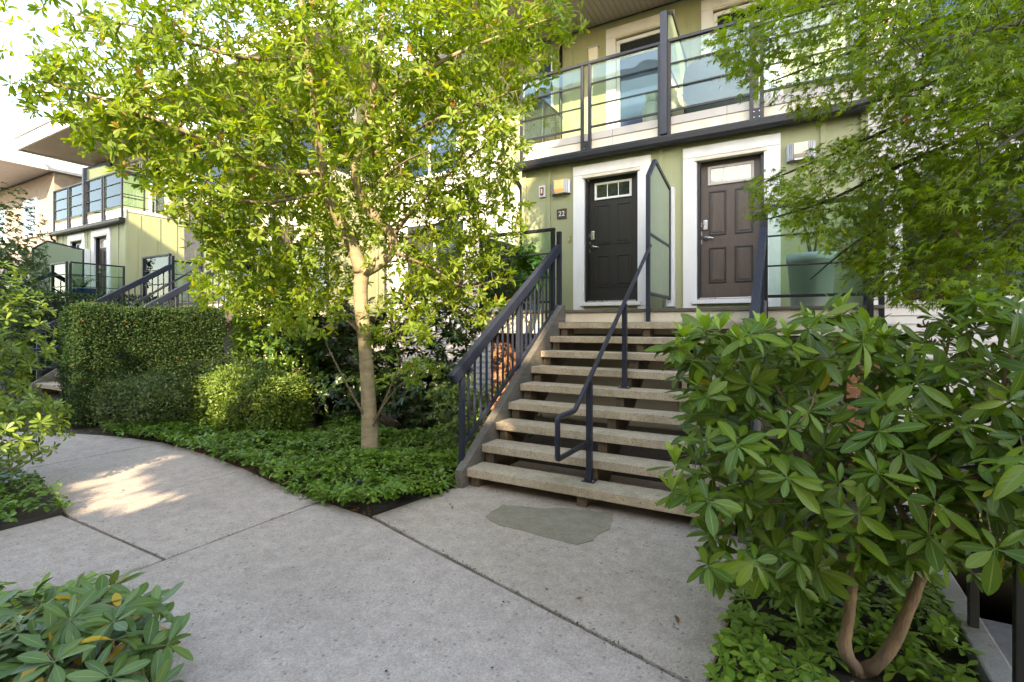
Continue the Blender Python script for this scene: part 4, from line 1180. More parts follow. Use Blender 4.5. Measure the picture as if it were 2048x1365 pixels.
# far end of the row: a tan brick house under stepped white eaves
fb = thing('brick_house', 'tan brick house with stepped white eaves at the far end of the row', 'house', (-31, 8, 0))
box('wall', fb, -40, -25.3, 8.2, 16, 0, 7.6, 'tan_brick'); 
box('roof_fascia', fb, -40, -25.2, 6.60, 6.68, 7.62, 8.12, 'white', .01); box('roof_fascia', fb, -25.28, -25.2, 6.682, 14, 7.62, 8.12, 'white', .01)
box('eaves_soffit', fb, -40, -25.282, 6.682, 14, 7.66, 7.68, 'white'); box('roof', fb, -40, -25.282, 6.69, 14, 7.69, 8.08, 'band')
for x in (-27.5, -31): 
    o = box('window', fb, x - .7, x + .7, 8.12, 8.199, 5.2, 6.8, 'white', .01); box('pane', o, x - .6, x + .6, 8.10, 8.118, 5.3, 6.7, 'pane')

# ================================================================== sunken stair on the right
st = thing('basement_stairs', 'concrete steps going down beside the house behind the rhododendron', 'stairs', (1.53, 4.4, -1.2))
for i in range(7):
    y = 2.62 + i * .28
    box('step', st, .862, 2.198, y, y + (.28 if i < 6 else 2.1), -1.6, -.02 - (i + 1) * .175, 'wall_concrete', .006)
box('retaining_wall', st, .74, .858, 2.45, 6.42, -1.6, .05, 'wall_concrete', .012)
box('retaining_wall', st, 2.202, 2.32, 2.45, 6.42, -1.6, .05, 'wall_concrete', .012)
bh = thing('basement_handrail', 'black handrail sloping down beside the sunken concrete steps', 'handrail', (.93, 3.3, 0))
bar('rail', bh, (.80, 2.55, 1.18), (.80, 5.2, -.32 + .0), .045, .05, 'black')
for y in (2.75, 3.35, 4.3):
    zr = 1.18 - (y - 2.55) * (1.5 / 2.65)
    post(bh, .80, y, .051, max(zr - .02, .1), .04, 'black')

# ================================================================== the row across the courtyard (behind the camera; heights and gap set to shade the court; shows in the glass)
def opposite(name, label, x0, x1, y, h, stories, deep=9.0):
    o_ = thing(name, label, 'house', ((x0 + x1) / 2, y, 0))
    box('wall', o_, x0, x1, y - deep, y, -.1, h, 'white')  # walls kept white to bounce light into the court
    box('roof', o_, x0 - .2, x1 + .2, y - deep - .2, y + 1.3, h + .002, h + .4, 'white', .01)
    for s_ in range(stories):
        zb = .9 + s_ * 2.9
        if zb + 2.2 > h: break
        x = x0 + .9
        while x + 1.3 < x1:
            wdw = box('window', o_, x, x + 1.3, y + .002, y + .06, zb, zb + 1.9, 'white', .01)
            box('pane', wdw, x + .1, x + 1.2, y + .061, y + .07, zb + .1, zb + 1.8, 'pane_blue')
            x += 2.4
        if s_:
            box('balcony', o_, x0 + .3, x1 - .3, y + .003, y + 1.2, zb - .75, zb - .45, 'white', .01)
            bl_ = bpy.data.objects.new('balcony_rail', None); link(bl_, o_, ((x0 + x1) / 2, y + 1.15, zb))
            bar('top_rail', bl_, (x0 + .3, y + 1.15, zb + .6), (x1 - .3, y + 1.15, zb + .6), .05, .05, 'black')
            box('glass_pane', bl_, x0 + .3, x1 - .3, y + 1.145, y + 1.155, zb - .44, zb + .56, 'glass')
            x = x0 + .35
            while x < x1: post(bl_, x, y + 1.15, zb - .44, zb + .57, .05); x += 1.5
opposite('townhouse', 'white townhouse across the courtyard with glass balconies', -24, -4.8, -6.8, 12.2, 3)
opposite('townhouse', 'unseen tall white townhouse right of the gap, sized to shade the facade', 5.05, 14, -6.8, 14.2, 4, 3.0)

# ================================================================== vegetation
def V3(u, v, d): return np.array(at_depth(u, v, d))
def in_poly(u, v, poly):
    inside = np.zeros(len(u), bool)
    j = len(poly) - 1
    for i in range(len(poly)):
        xi, yi = poly[i]; xj, yj = poly[j]
        cond = ((yi > v) != (yj > v)) & (u < (xj - xi) * (v - yi) / (yj - yi + 1e-12) + xi)
        inside ^= cond; j = i
    return inside

def gather(lst): return [np.concatenate([q[k] for q in lst]) for k in range(4)]

# ---- the magnolia-like tree in the bed
base = np.array([-4.29, 4.24, 0.0])
mag = thing('garden_tree', 'multi branched tree with pale smooth trunk standing in the green ground cover', 'tree', base)
sk = Skeleton()
D0 = 5.80
tr = sk.limb([base + [0, 0, -.05], base + [0, 0, .12], V3(739, 850, D0), V3(735, 760, D0), V3(727, 660, D0), V3(721, 590, D0), V3(724, 545, D0)], [.125, .104, .088, .080, .077, .080, .088])
FK = tr[-1]
LL = sk.limb([V3(724, 545, D0), V3(708, 500, 5.76), V3(690, 460, 5.7), V3(668, 420, 5.6), V3(650, 385, 5.5), V3(640, 300, 5.3), V3(625, 180, 5.05), V3(605, 40, 4.9), V3(590, -150, 4.9), V3(600, -320, 5)],
             [.088, .070, .064, .056, .05, .042, .034, .026, .018, .008], FK)
RL = sk.limb([V3(724, 545, D0), V3(755, 530, 5.78), V3(783, 503, 5.75), V3(784, 472, 5.7), V3(757, 440, 5.6), V3(722, 395, 5.5), V3(712, 330, 5.35), V3(738, 220, 5.2), V3(762, 60, 5.1), V3(775, -120, 5.1), V3(760, -300, 5.2)],
             [.085, .066, .058, .058, .055, .05, .044, .036, .028, .018, .008], FK)
sk.limb([V3(745, 535, 5.82), V3(790, 490, 6.1), V3(860, 455, 6.4), V3(940, 420, 6.6)], [.04, .03, .02, .01], FK)
def side(par_list, i, pts, r0):
    k = len(pts)
    sk.limb([sk.p[par_list[i]]] + [V3(*q) for q in pts], [r0 * (1 - .85 * j / k) for j in range(k + 1)], par_list[i])
side(LL, 18, [(540, 335, 5.1), (400, 275, 4.7), (250, 215, 4.4), (120, 172, 4.2), (45, 158, 4.1)], .03)
side(LL, 26, [(480, 115, 4.7), (300, 60, 4.4), (120, 25, 4.2)], .024)
side(LL, 16, [(540, 405, 5.1), (430, 400, 4.85), (345, 440, 4.7)], .022)
side(LL, 22, [(520, 230, 5.6), (380, 150, 5.6), (200, 120, 5.4)], .022)
side(RL, 12, [(860, 385, 5.55), (950, 305, 5.5), (1030, 270, 5.5)], .026)
side(RL, 28, [(880, 125, 5.0), (1020, 65, 4.85), (1150, 22, 4.75)], .026)
side(RL, 24, [(850, 250, 5.0), (980, 200, 4.9), (1040, 180, 4.9)], .022)
side(RL, 8, [(860, 535, 5.6), (930, 575, 5.7), (985, 560, 5.8)], .02)
side(RL, 20, [(800, 330, 4.9), (860, 300, 4.6)], .02)
side(tr, 15, [(690, 640, 5.7), (640, 660, 5.5), (600, 672, 5.4)], .016)
side(tr, 8, [(705, 790, 5.65), (668, 720, 5.55), (645, 670, 5.5)], .018)
side(tr, 7, [(770, 800, 5.7), (797, 735, 5.65), (815, 690, 5.6)], .018)
side(tr, 7, [(765, 815, 5.6), (800, 770, 5.5), (850, 742, 5.45)], .013)
LB = [  # u, v, depth, radius u px, radius v px, radius depth m, weight
    (760, 110, 5.2, 300, 190, 1.5, 15), (930, 80, 5.0, 220, 130, 1.2, 9), (500, 110, 5.0, 230, 140, 1.4, 10), (260, 120, 4.6, 190, 110, .9, 5.0),
    (180, 190, 4.4, 160, 60, .7, 2.4), (420, 300, 5.0, 190, 110, 1.1, 8.5), (250, 270, 4.6, 120, 45, .6, 1.6), (650, 300, 5.3, 200, 140, 1.3, 8), (880, 300, 5.4, 160, 150, 1.0, 7.5),
    (860, 480, 5.9, 140, 120, .8, 5.5), (430, 415, 5.0, 105, 70, .7, 2.6), (560, 480, 5.7, 140, 90, .8, 4.2), (690, 450, 5.9, 120, 70, .6, 1.6), (960, 560, 5.9, 70, 90, .5, 1.8),
    (800, 650, 5.5, 85, 50, .4, 1.3), (610, 640, 5.4, 80, 45, .4, 1.0), (830, 750, 5.45, 50, 28, .25, .3), (1000, 420, 5.7, 60, 110, .5, 1.6), (1010, 250, 5.1, 60, 90, .5, 1.2), (1110, 40, 4.8, 70, 50, .4, 1.0),
    (500, 540, 6.0, 130, 90, .6, 3.2), (640, 560, 6.2, 110, 70, .5, 2.0), (850, 600, 6.0, 90, 70, .5, 2.0), (450, 500, 5.3, 60, 55, .5, 1.2), (900, 440, 6.3, 130, 120, .5, 3.0), (900, 330, 6.6, 140, 180, .6, 5), (650, 400, 6.8, 190, 130, .5, 5), (450, 350, 6.3, 150, 140, .6, 4), (460, 590, 5.9, 70, 50, .5, 1.2), (560, 600, 5.9, 90, 60, .5, 1.6), (680, -120, 5.3, 330, 170, 1.6, 11), (400, -80, 4.9, 250, 130, 1.2, 7), (950, -80, 5.1, 200, 120, 1.2, 6), (700, 100, 6.6, 320, 220, .8, 7)]
RIGHT_, FWD = np.array([CY, SY, 0]), np.array([-SY, CY, 0])
def px_lobes(LB, n_):
    wts = np.array([q[6] for q in LB]); wts = wts / wts.sum(); out = []
    for (u, v, d, ru, rv, rd, _), wt in zip(LB, wts):
        k = int(wt * n_) + 1
        q = unit(k) * (RNG.uniform(.05, 1, k) ** .42)[:, None]
        c = V3(u, v, d); s_ = d / F_PX
        out.append(c[None] + q[:, :1] * ru * s_ * RIGHT_ + q[:, 1:2] * rv * s_ * np.array([0, 0, 1.0]) + q[:, 2:] * rd * FWD)
    return np.concatenate(out)
tips = px_lobes(LB, 6000)
tips = tips[tips[:, 1] < 7.0]
tips = tips[~((tips[:, 0] > -3.0) & (tips[:, 1] > 5.6))]
A0 = np.array(sk.p)
tips = tips[np.argsort([np.linalg.norm(A0 - q, axis=1).min() for q in tips])]
lv = []
for q in tips:
    i = sk.connect(q, .04, .10)
    par = sk.p[sk.par[i]]
    ax = (q - par); ax = ax / (np.linalg.norm(ax) + 1e-9) + np.array([0, 0, .55]) + RNG.normal(0, .25, 3)
    lv.append(whorl(q, ax, int(RNG.integers(3, 6)), .080, .55, .40, .28))
    # leaves alternate down the last shoot
    for t_ in (.15, .3, .45, .6, .8):
        if RNG.random() < .85:
            qq = q * (1 - t_ * .7) + par * t_ * .7
            lv.append(whorl(qq, ax, 1 + int(RNG.random() < .6), .075, .40, .40, .28))
mp, md, mn, ms = gather(lv)
mn = mn + np.array([0, 0, .35])
md = md + np.array([0, 0, -.12])
Rm = frames(md, mn)
sel = pick_largest(mp, ms, 300)
sk.mesh('trunk', 'bark', mag, base, .0028, .47, 10, fine=('branches', 'twig', .034))
single_leaves(T_OBOV, mp[sel], Rm[sel], ms[sel], 'mag_leaf', mag)
tag(leaves_mesh('crown', T_OBOV, mp[~sel], Rm[~sel], ms[~sel], 'mag_leaf', mag, base), kind='stuff')

# ---- the Japanese maple reaching in from the right
mbase = np.array([2.75, 5.3, 0.0]) 
mbase = np.array([2.62, 5.9, 0.0])
map_ = thing('maple_tree', 'fine leaved green maple with drooping layered branches over the right hand railing', 'tree', mbase)
sk = Skeleton()
top = V3(2420, 230, 3.6)
tk = sk.limb([mbase + [0, 0, -.05], mbase + [-.05, -.05, .6], mbase * .5 + top * .5 + [0.1, 0, .15], top], [.085, .07, .062, .055])
ends = [((2000, -40, 3.1), (1700, 0, 2.9), (1440, 78, 2.8)), ((2000, 40, 3.0), (1750, 90, 2.8), (1540, 165, 2.75)), ((2050, 130, 2.9), (1800, 190, 2.7), (1630, 235, 2.7)),
        ((2080, 160, 3.1), (1850, 230, 3.0), (1640, 320, 2.9), (1520, 368, 2.85)), ((2080, 240, 3.0), (1850, 310, 2.9), (1660, 400, 2.9), (1530, 440, 2.9)),
        ((2100, 300, 3.1), (1900, 380, 3.1), (1720, 480, 3.1), (1620, 560, 3.1)), ((2120, 330, 2.9), (1980, 400, 2.8), (1830, 520, 2.8), (1760, 590, 2.8)),
        ((2150, 380, 2.7), (2050, 430, 2.5), (1950, 520, 2.5), (1880, 590, 2.5)), ((2150, 60, 2.6), (1980, 60, 2.3), (1830, 100, 2.2)), ((2200, 220, 2.5), (2050, 260, 2.3), (1960, 330, 2.2)),
        ((2250, -150, 3.2), (1950, -150, 3.1), (1650, -60, 3.0)), ((2500, 60, 3.0), (2600, 200, 2.8), (2700, 400, 2.8)), ((2300, 420, 2.9), (2200, 480, 2.7), (2100, 530, 2.6))]
for e in ends:
    k = len(e)
    sk.limb([top] + [V3(*q) for q in e], [.020 * (1 - .88 * j / k) + .001 for j in range(k + 1)], tk[-1])
mpoly = [(1420, 65), (1440, 125), (1500, 178), (1570, 205), (1600, 250), (1660, 215), (1740, 178), (1765, 245), (1700, 275), (1640, 300), (1560, 345), (1508, 362), (1522, 400), (1512, 448), (1570, 440), (1610, 465), (1680, 520),
         (1760, 590), (1850, 612), (1960, 590), (2080, 545), (2500, 520), (2700, 300), (2600, -250), (1560, -250), (1500, 0)]
uu = RNG.uniform(1410, 2650, 13000); vv = RNG.uniform(-250, 620, 13000)
k = in_poly(uu, vv, mpoly)
uu, vv = uu[k], vv[k]
gap = ((uu - 1900) / 60) ** 2 + ((vv - 310) / 70) ** 2 < 1
dd = 2.85 + RNG.normal(0, .33, len(uu)) + np.where(uu > 1900, -.12, .05)
tips = np.array([V3(a_, b_, c_) for a_, b_, c_ in zip(uu, vv, dd)])
tips = np.concatenate([tips[:6200], tips[6200:][uu[6200:] > 1720][:1500]])
# keep tips near the sweeping limbs so that layers and gaps form
A0 = np.array(sk.p); dist = np.array([np.linalg.norm(A0 - q, axis=1).min() for q in tips])
keep = dist < .22 + RNG.exponential(.12, len(tips))
tips = tips[keep]; dist = dist[keep]
tips = tips[np.argsort(dist)]
lv = []
sweep = np.array(V3(1500, 420, 2.8) - V3(2048, 150, 2.8)); sweep /= np.linalg.norm(sweep)
for q in tips:
    i = sk.connect(q, .05, .06)
    par = sk.p[sk.par[i]]
    ax = q - par; ax = ax / (np.linalg.norm(ax) + 1e-9)
    cnt = int(RNG.integers(6, 11))
    ps = q + RNG.normal(0, .042, (cnt, 3)) * np.array([1, 1, .45])
    dr = .95 * sweep + .6 * ax + RNG.normal(0, .38, (cnt, 3)); dr[:, 2] -= .25
    nr = np.array([0, 0, 1.0]) + RNG.normal(0, .38, (cnt, 3))
    lv.append((ps, dr, nr, RNG.normal(.039, .007, cnt).clip(.022, .055)))
mp, md, mn, ms = gather(lv)
Rm = frames(md, mn)
sel = pick_largest(mp, ms, 300)
sk.mesh('trunk', 'dark_bark', map_, mbase, .0014, .36, 8)
single_leaves(T_MAPLE, mp[sel], Rm[sel], ms[sel], 'maple_leaf', map_)
tag(leaves_mesh('crown', T_MAPLE, mp[~sel], Rm[~sel], ms[~sel], 'maple_leaf', map_, mbase), kind='stuff')

# ---- rhododendron in the foreground on the right
rb = np.array(at_z(1722, 1335, 0.0))
rho = thing('rhododendron', 'large glossy leaved rhododendron with pale new shoots beside the stairs', 'shrub', rb)
sk = Skeleton()
s1 = sk.limb([rb + [0, 0, -.03], V3(1697, 1318, 2.26), V3(1690, 1285, 2.27), V3(1697, 1240, 2.28), V3(1704, 1180, 2.3), V3(1714, 1110, 2.33), V3(1700, 1030, 2.36), V3(1660, 960, 2.4), V3(1600, 905, 2.42), V3(1545, 840, 2.45), V3(1535, 770, 2.45), V3(1540, 700, 2.45)],
             [.032, .030, .028, .023, .021, .020, .016, .017, .015, .012, .009, .006])
s2 = sk.limb([rb + [0, 0, -.02], V3(1752, 1330, 2.24), V3(1785, 1290, 2.22), V3(1815, 1225, 2.2), V3(1838, 1165, 2.2), V3(1850, 1128, 2.2)], [.032, .030, .026, .023, .022, .024])
s3 = sk.limb([sk.p[s2[-1]], V3(1880, 1085, 2.15), V3(1930, 1000, 2.1), V3(1975, 900, 2.05), V3(2010, 760, 2.05), V3(2040, 640, 2.1)], [.022, .018, .015, .012, .009, .006], s2[-1])
s4 = sk.limb([sk.p[s2[-1]], V3(1830, 1080, 2.3), V3(1790, 990, 2.4), V3(1775, 900, 2.5), V3(1740, 790, 2.55), V3(1700, 700, 2.6), V3(1680, 620, 2.6)], [.02, .016, .014, .012, .010, .008, .006], s2[-1])
s5 = sk.limb([sk.p[s1[26]], V3(1560, 1000, 2.5), V3(1470, 1010, 2.6), V3(1400, 1040, 2.6)], [.013, .011, .008, .005], s1[26])
s6 = sk.limb([sk.p[s1[20]], V3(1560, 1120, 2.4), V3(1480, 1150, 2.4)], [.012, .009, .005], s1[20])
s7 = sk.limb([sk.p[s4[10]], V3(1850, 820, 2.6), V3(1890, 720, 2.6), V3(1900, 640, 2.7)], [.011, .009, .007, .005], s4[10])
s8 = sk.limb([sk.p[s1[34]], V3(1470, 770, 2.5), V3(1410, 720, 2.55), V3(1380, 690, 2.6)], [.010, .008, .006, .004], s1[34])
rp = [(1350, 668), (1400, 650), (1470, 660), (1520, 640), (1600, 660), (1680, 600), (1740, 650), (1840, 650), (1900, 600), (1960, 560), (2048, 530), (2300, 520), (2400, 900), (2300, 1200), (2000, 1130), (1900, 1180), (1800, 1140), (1720, 1120), (1640, 1180), (1520, 1180),
      (1440, 1190), (1400, 1110), (1360, 1020), (1375, 900), (1360, 800)]
cand = []
uu = RNG.uniform(1345, 2350, 9000); vv = RNG.uniform(580, 1200, 9000); k = in_poly(uu, vv, rp); uu, vv = uu[k], vv[k]
for a_, b_ in zip(uu, vv):
    d_ = 2.45 + RNG.normal(0, .30) + (b_ < 760) * .15 - (a_ > 1950) * .2
    q = V3(a_, b_, d_)
    if q[2] < .3 or (q[0] < XR + .2 and q[1] > 3.85): continue
    if all(np.linalg.norm(q - o_) > .073 for o_ in cand): cand.append(q)
    if len(cand) >= 760: break
tips = np.array(cand)
A0 = np.array(sk.p); tips = tips[np.argsort([np.linalg.norm(A0 - q, axis=1).min() for q in tips])]
new_px = [(1680, 600), (1625, 645), (1525, 640), (1412, 640), (1365, 655), (1370, 690), (1505, 730), (1455, 720), (1350, 905), (1735, 640), (1770, 660), (1905, 800), (1915, 940), (1770, 800), (1480, 660), (1575, 655), (1640, 690), (1560, 700), (1440, 640), (1345, 960), (1490, 940), (1395, 750), (1760, 690), (1970, 600), (1840, 860)]
lv, lvn = [], []
for q in tips:
    i = sk.connect(q, -.05, .10)
    par = sk.p[sk.par[i]]
    ax = (q - par); ax = ax / (np.linalg.norm(ax) + 1e-9) * .5 + np.array([0, 0, .75]) + np.array([.15, -.55, 0]) * .6 + RNG.normal(0, .25, 3)
    u_, v_, d_ = to_px(q)
    lv.append(whorl(q, ax, int(RNG.integers(7, 12)), .103, .0, .36, .26))
for u_, v_ in new_px:
    q = V3(u_, v_ + 22, 2.2 if u_ < 1850 else 1.95)
    sk.connect(q, -.05, .06)
    lv.append(whorl(q + [0, 0, -.015], (0.05, -.1, 1), 6, .12, -.15, .2, .15))
    lvn.append(whorl(q, (0, -.1, 1), int(RNG.integers(7, 11)), .082, .95, .2, .25))
mp, md, mn, ms = gather(lv)
Rm = frames(md, mn)
sel = pick_largest(mp, ms, 270)
grp = RNG.integers(0, 3, len(mp))
sk.mesh('stem', 'rhodo_bark', rho, rb, .0042, .42, 10)
for g_ in range(3):
    single_leaves(T_RHODO[g_], mp[sel & (grp == g_)], Rm[sel & (grp == g_)], ms[sel & (grp == g_)], 'rhodo_leaf', rho)
    kk = (~sel) & (grp == g_)
    tag(leaves_mesh('foliage', T_RHODO[g_], mp[kk], Rm[kk], ms[kk], 'rhodo_leaf', rho, rb), kind='stuff')
np2, nd2, nn2, ns2 = gather(lvn)
single_leaves(T_RHODO[2], np2[:30], frames(nd2, nn2)[:30], ns2[:30], 'rhodo_new', rho, 'new_leaf')
tag(leaves_mesh('new_growth', T_RHODO[2], np2[30:], frames(nd2, nn2)[30:], ns2[30:], 'rhodo_new', rho, rb), kind='stuff')
# two yellow leaves hanging, and spent brown flower heads
M['yellow_leaf'] = leaf_mat('yellow_leaf', [(0, (0.50, 0.40, 0.02)), (1, (0.60, 0.45, 0.04))], 0.4, 0.3, rib=(0.55, 0.5, 0.15), rib_w=.02)
yp = np.array([V3(1548, 735, 2.2), V3(1660, 722, 2.2), V3(1460, 903, 2.3), V3(1680, 672, 2.35)])
single_leaves(T_RHODO[0], yp, frames(np.array([[.0, 0, -1.0], [-.25, 0, -1], [.7, 0, -.5], [.5, 0, -.8]]), np.array([[0, -1.0, .1], [.1, -1, .2], [.2, -1, .4], [.1, -1, .4]])), np.array([.075, .14, .09, .07]), 'yellow_leaf', rho, 'yellow_leaf')
for u_, v_ in ((1862, 598), (1830, 600), (1850, 655), (1900, 660), (1880, 600), (1862, 690)):
    c_ = V3(u_, v_, 2.5); fb_ = MB()
    for k in range(9):
        a = unit(1)[0] * .022; a[2] = abs(a[2]); fb_.tube([c_, c_ + a, c_ + a * 1.5 + [0, 0, .004]], [.0015, .004, .003], 5)
    fb_.build('spent_flower', 'dead', rho, smooth=True)

# ---- rhododendron, lower left corner
rb2 = np.array([-2.72, .86, 0.0])
rh2 = thing('rhododendron', 'low spreading rhododendron with blue green and yellowing leaves beside the path', 'shrub', rb2)
sk = Skeleton(); r0 = sk.node(rb2 + [0, 0, -.02], -1, .02); sk.limb([rb2, rb2 + [.02, 0, .12], rb2 + [0, .02, .2]], [.018, .015, .012], r0)
cand = []
for u_, v_, d_ in ((174, 1215, 2.12), (238, 1219, 2.15), (227, 1245, 2.05), (101, 1275, 2.0), (293, 1300, 2.05), (185, 1345, 1.95), (335, 1290, 2.1), (40, 1250, 2.1), (140, 1240, 2.0), (60, 1330, 1.95), (250, 1350, 2.0), (10, 1290, 2.0)):
    cand.append(V3(u_, v_, d_))
while len(cand) < 95:
    a = unit(1)[0]; a[2] = abs(a[2])
    q = rb2 + a * np.array([.72, .46, .40]) * RNG.uniform(.45, 1) + [0, 0, .03]
    if all(np.linalg.norm(q - o_) > .075 for o_ in cand): cand.append(q)
lv = []
for q in cand:
    sk.connect(q, .02, .1)
    ax = (q - rb2) * np.array([.7, .7, 0]) + np.array([.05, -.15, .9]) + RNG.normal(0, .2, 3)
    lv.append(whorl(q, ax, int(RNG.integers(7, 11)), .125, .12, .28, .16))
mp, md, mn, ms = gather(lv); Rm = frames(md, mn)
sel = pick_largest(mp, ms, 290); grp = RNG.integers(0, 3, len(mp))
sk.mesh('stem', 'rhodo_bark', rh2, rb2, .004, .4, 7)
for g_ in range(3):
    single_leaves(T_RHODO[g_], mp[sel & (grp == g_)], Rm[sel & (grp == g_)], ms[sel & (grp == g_)], 'rhodo2_leaf', rh2)
    kk = (~sel) & (grp == g_)
    tag(leaves_mesh('foliage', T_RHODO[g_], mp[kk], Rm[kk], ms[kk], 'rhodo2_leaf', rh2, rb2), kind='stuff')

# ---- general shrubs
def leafy(name, label, cat, base_, tips_, tmpl, mat, count, length, el=.2, stem='dark_bark', stems=True, up=.7, out=.6, group=None, tip_r=.003, trunk_r=.025, lj=.2, part='foliage', stem_every=1):
    base_ = np.asarray(base_, float)
    t_ = thing(name, label, cat, base_, group)
    sk_ = Skeleton(); r_ = sk_.node(base_ + [0, 0, -.03], -1, trunk_r)
    c_ = tips_.mean(0)
    sk_.limb([base_, base_ * .6 + c_ * .4, c_], [trunk_r, trunk_r * .7, trunk_r * .4], r_)
    o_ = np.argsort(np.linalg.norm(tips_ - c_, axis=1))
    lv_ = []
    for iq, q in enumerate(tips_[o_]):
        if stems and iq % stem_every == 0: sk_.connect(q, .03, .1, steps=3)
        ax_ = (q - c_); ax_ = ax_ / (np.linalg.norm(ax_) + 1e-9) * out + np.array([0, 0, up]) + RNG.normal(0, .25, 3)
        lv_.append(whorl(q, ax_, count, length, el, .3, lj))
    p_, d_, n__, s_ = gather(lv_)
    sk_.mesh('stem', stem, t_, base_, tip_r, .42, 7)
    tag(leaves_mesh(part, tmpl, p_, frames(d_, n__), s_, mat, t_, base_), kind='stuff')
    return t_
def ell(c, r, n_, lo=.5):
    d_ = unit(n_); return np.asarray(c)[None] + d_ * (RNG.uniform(lo ** 3, 1, n_) ** (1 / 3))[:, None] * np.asarray(r)[None]

# left-hand shrub with whorls, by the bend of the path
tp = np.concatenate([ell((-6.65, 1.6, 1.45), (.62, .55, .75), 420, .3), ell((-6.35, 1.7, .62), (.58, .45, .40), 190, .3), ell((-7.2, 1.3, 1.2), (.8, .6, 1.0), 160, .3)])
leafy('deciduous_shrub', 'bright green shrub with whorled leaves overhanging the bend of the path', 'shrub', (-6.75, 1.4, -.03), tp, T_OBOV, 'left_leaf', 8, .075, .3, 'twig', tip_r=.003)
tp = np.concatenate([ell((-18.3, 4.9, 3.9), (1.0, .9, 1.5), 520, .2), ell((-19.4, 4.5, 3.4), (.9, .8, 1.3), 300, .2), ell((-18.0, 5.0, 2.9), (.9, .8, .9), 260, .2)])
leafy('courtyard_tree', 'small dark green tree in front of the far townhouse porch', 'tree', (-18.6, 4.8, .3), tp, T_SMALL, 'far_leaf', 9, .085, .2, 'dark_bark', trunk_r=.06, tip_r=.004, part='crown')

# laurels and dark evergreen behind the tree
tp = np.concatenate([ell((-8.05, 5.55, 1.35), (.80, .5, 1.25), 480, .45), ell((-7.1, 5.75, 1.9), (.9, .6, 1.2), 460, .45), ell((-7.6, 5.5, .9), (1.0, .5, .8), 220, .45)])
leafy('laurel_shrub', 'tall bright green laurel shrub at the right end of the yew hedge', 'shrub', (-7.7, 5.6, -.03), tp, T_LAUREL, 'laurel', 9, .10, .15, trunk_r=.05)
tp = np.concatenate([ell((-6.4, 5.9, .95), (1.0, .6, 1.1), 380, .4), ell((-6.3, 5.6, .45), (.8, .5, .5), 150, .4)])
leafy('evergreen_shrub', 'dark glossy evergreen shrub behind the garden tree trunk', 'shrub', (-6.5, 6.1, -.03), tp, T_LAUREL, 'dark_shrub', 9, .13, .1, trunk_r=.05)
tp = np.concatenate([ell((-5.2, 6.3, 1.15), (.95, .6, 1.35), 420, .4), ell((-4.9, 5.9, .5), (.75, .5, .6), 150, .4)])
leafy('evergreen_shrub', 'dark evergreen shrub between the garden tree and the stair railing', 'shrub', (-5.0, 6.4, -.03), tp, T_LAUREL, 'dark_shrub', 9, .12, .1, trunk_r=.05)
tp = np.concatenate([ell((-3.45, 4.95, .5), (.38, .5, .5), 420, .4), ell((-3.2, 5.7, .45), (.3, .6, .5), 220, .4)])
leafy('small_shrub', 'feathery light green shrub beside the left stair railing', 'shrub', (-3.45, 5.0, -.03), tp, T_SMALL, 'boxleaf', 9, .04, .3, trunk_r=.02)
tp = ell((-3.6, 6.7, 1.2), (.45, .4, .9), 160, .3)
leafy('climbing_shrub', 'loose grey green shrub growing up beside the landing corner', 'shrub', (-4.55, 6.6, -.03), np.concatenate([ell((-4.5, 6.5, 1.9), (.38, .35, .85), 170, .3)]), T_LAUREL, 'laurel', 7, .085, .2, trunk_r=.025)

# clipped hedges
def hedge(name, label, x0, x1, y0, y1, z1, n_, tmpl, mat, size, rnd=.25, group=None, z0=0.0, wob=.07):
    c = np.array([(x0 + x1) / 2, (y0 + y1) / 2, z0]); h_ = np.array([(x1 - x0) / 2, (y1 - y0) / 2, (z1 - z0) / 2]); cc = c + [0, 0, h_[2]]
    t_ = thing(name, label, 'hedge', c, group)
    # surface points of the box by area, then rounded and pushed about
    areas = np.array([h_[1] * h_[2], h_[1] * h_[2], h_[0] * h_[2], h_[0] * h_[2], h_[0] * h_[1]]); pr = areas / areas.sum()
    f_ = RNG.choice(5, n_, p=pr); q = RNG.uniform(-1, 1, (n_, 3)); nr = np.zeros((n_, 3))
    for k, (ax, sg) in enumerate(((0, -1), (0, 1), (1, -1), (1, 1), (2, 1))):
        m_ = f_ == k; q[m_, ax] = sg; nr[m_, ax] = sg
    P = q * h_
    inn = np.clip(P, -h_ + rnd, h_ - rnd); dlt = P - inn; L = np.linalg.norm(dlt, axis=1, keepdims=True) + 1e-9
    P = inn + dlt / L * np.minimum(L, rnd); nr = dlt / L
    P[:, 2] = np.where(q[:, 2] < -.8, P[:, 2], P[:, 2])
    ph = P + cc
    wobv = np.sin(ph[:, 0] * 3.1 + ph[:, 2] * 2) * np.sin(ph[:, 1] * 3.7 + 1) * np.sin(ph[:, 2] * 4.3 + ph[:, 0]) + .6 * np.sin(ph[:, 0] * 9.1) * np.sin(ph[:, 2] * 8.3 + ph[:, 1] * 7)
    P = P + nr * (wobv * wob)[:, None] - nr * RNG.exponential(.045, n_)[:, None] + nr * (np.where(RNG.random(n_) < .3, RNG.exponential(wob * .6, n_), 0))[:, None]
    P = P + cc
    dr = nr * .6 + unit(n_) * .9 + np.array([0, 0, .3])
    tag(leaves_mesh('foliage', tmpl, P, frames(dr, nr + unit(n_) * .6), RNG.normal(size, size * .2, n_).clip(size * .4, size * 1.8), mat, t_, c), kind='stuff')
    k = .82
    MB().box(c[0] - h_[0] + .16, c[0] + h_[0] - .16, c[1] - h_[1] + .16, c[1] + h_[1] - .16, z0 - .02, z1 - .16).build('dark_core', 'core', t_, bevel=.08)  # solid near-black box added to block the view through the leaves
    return t_
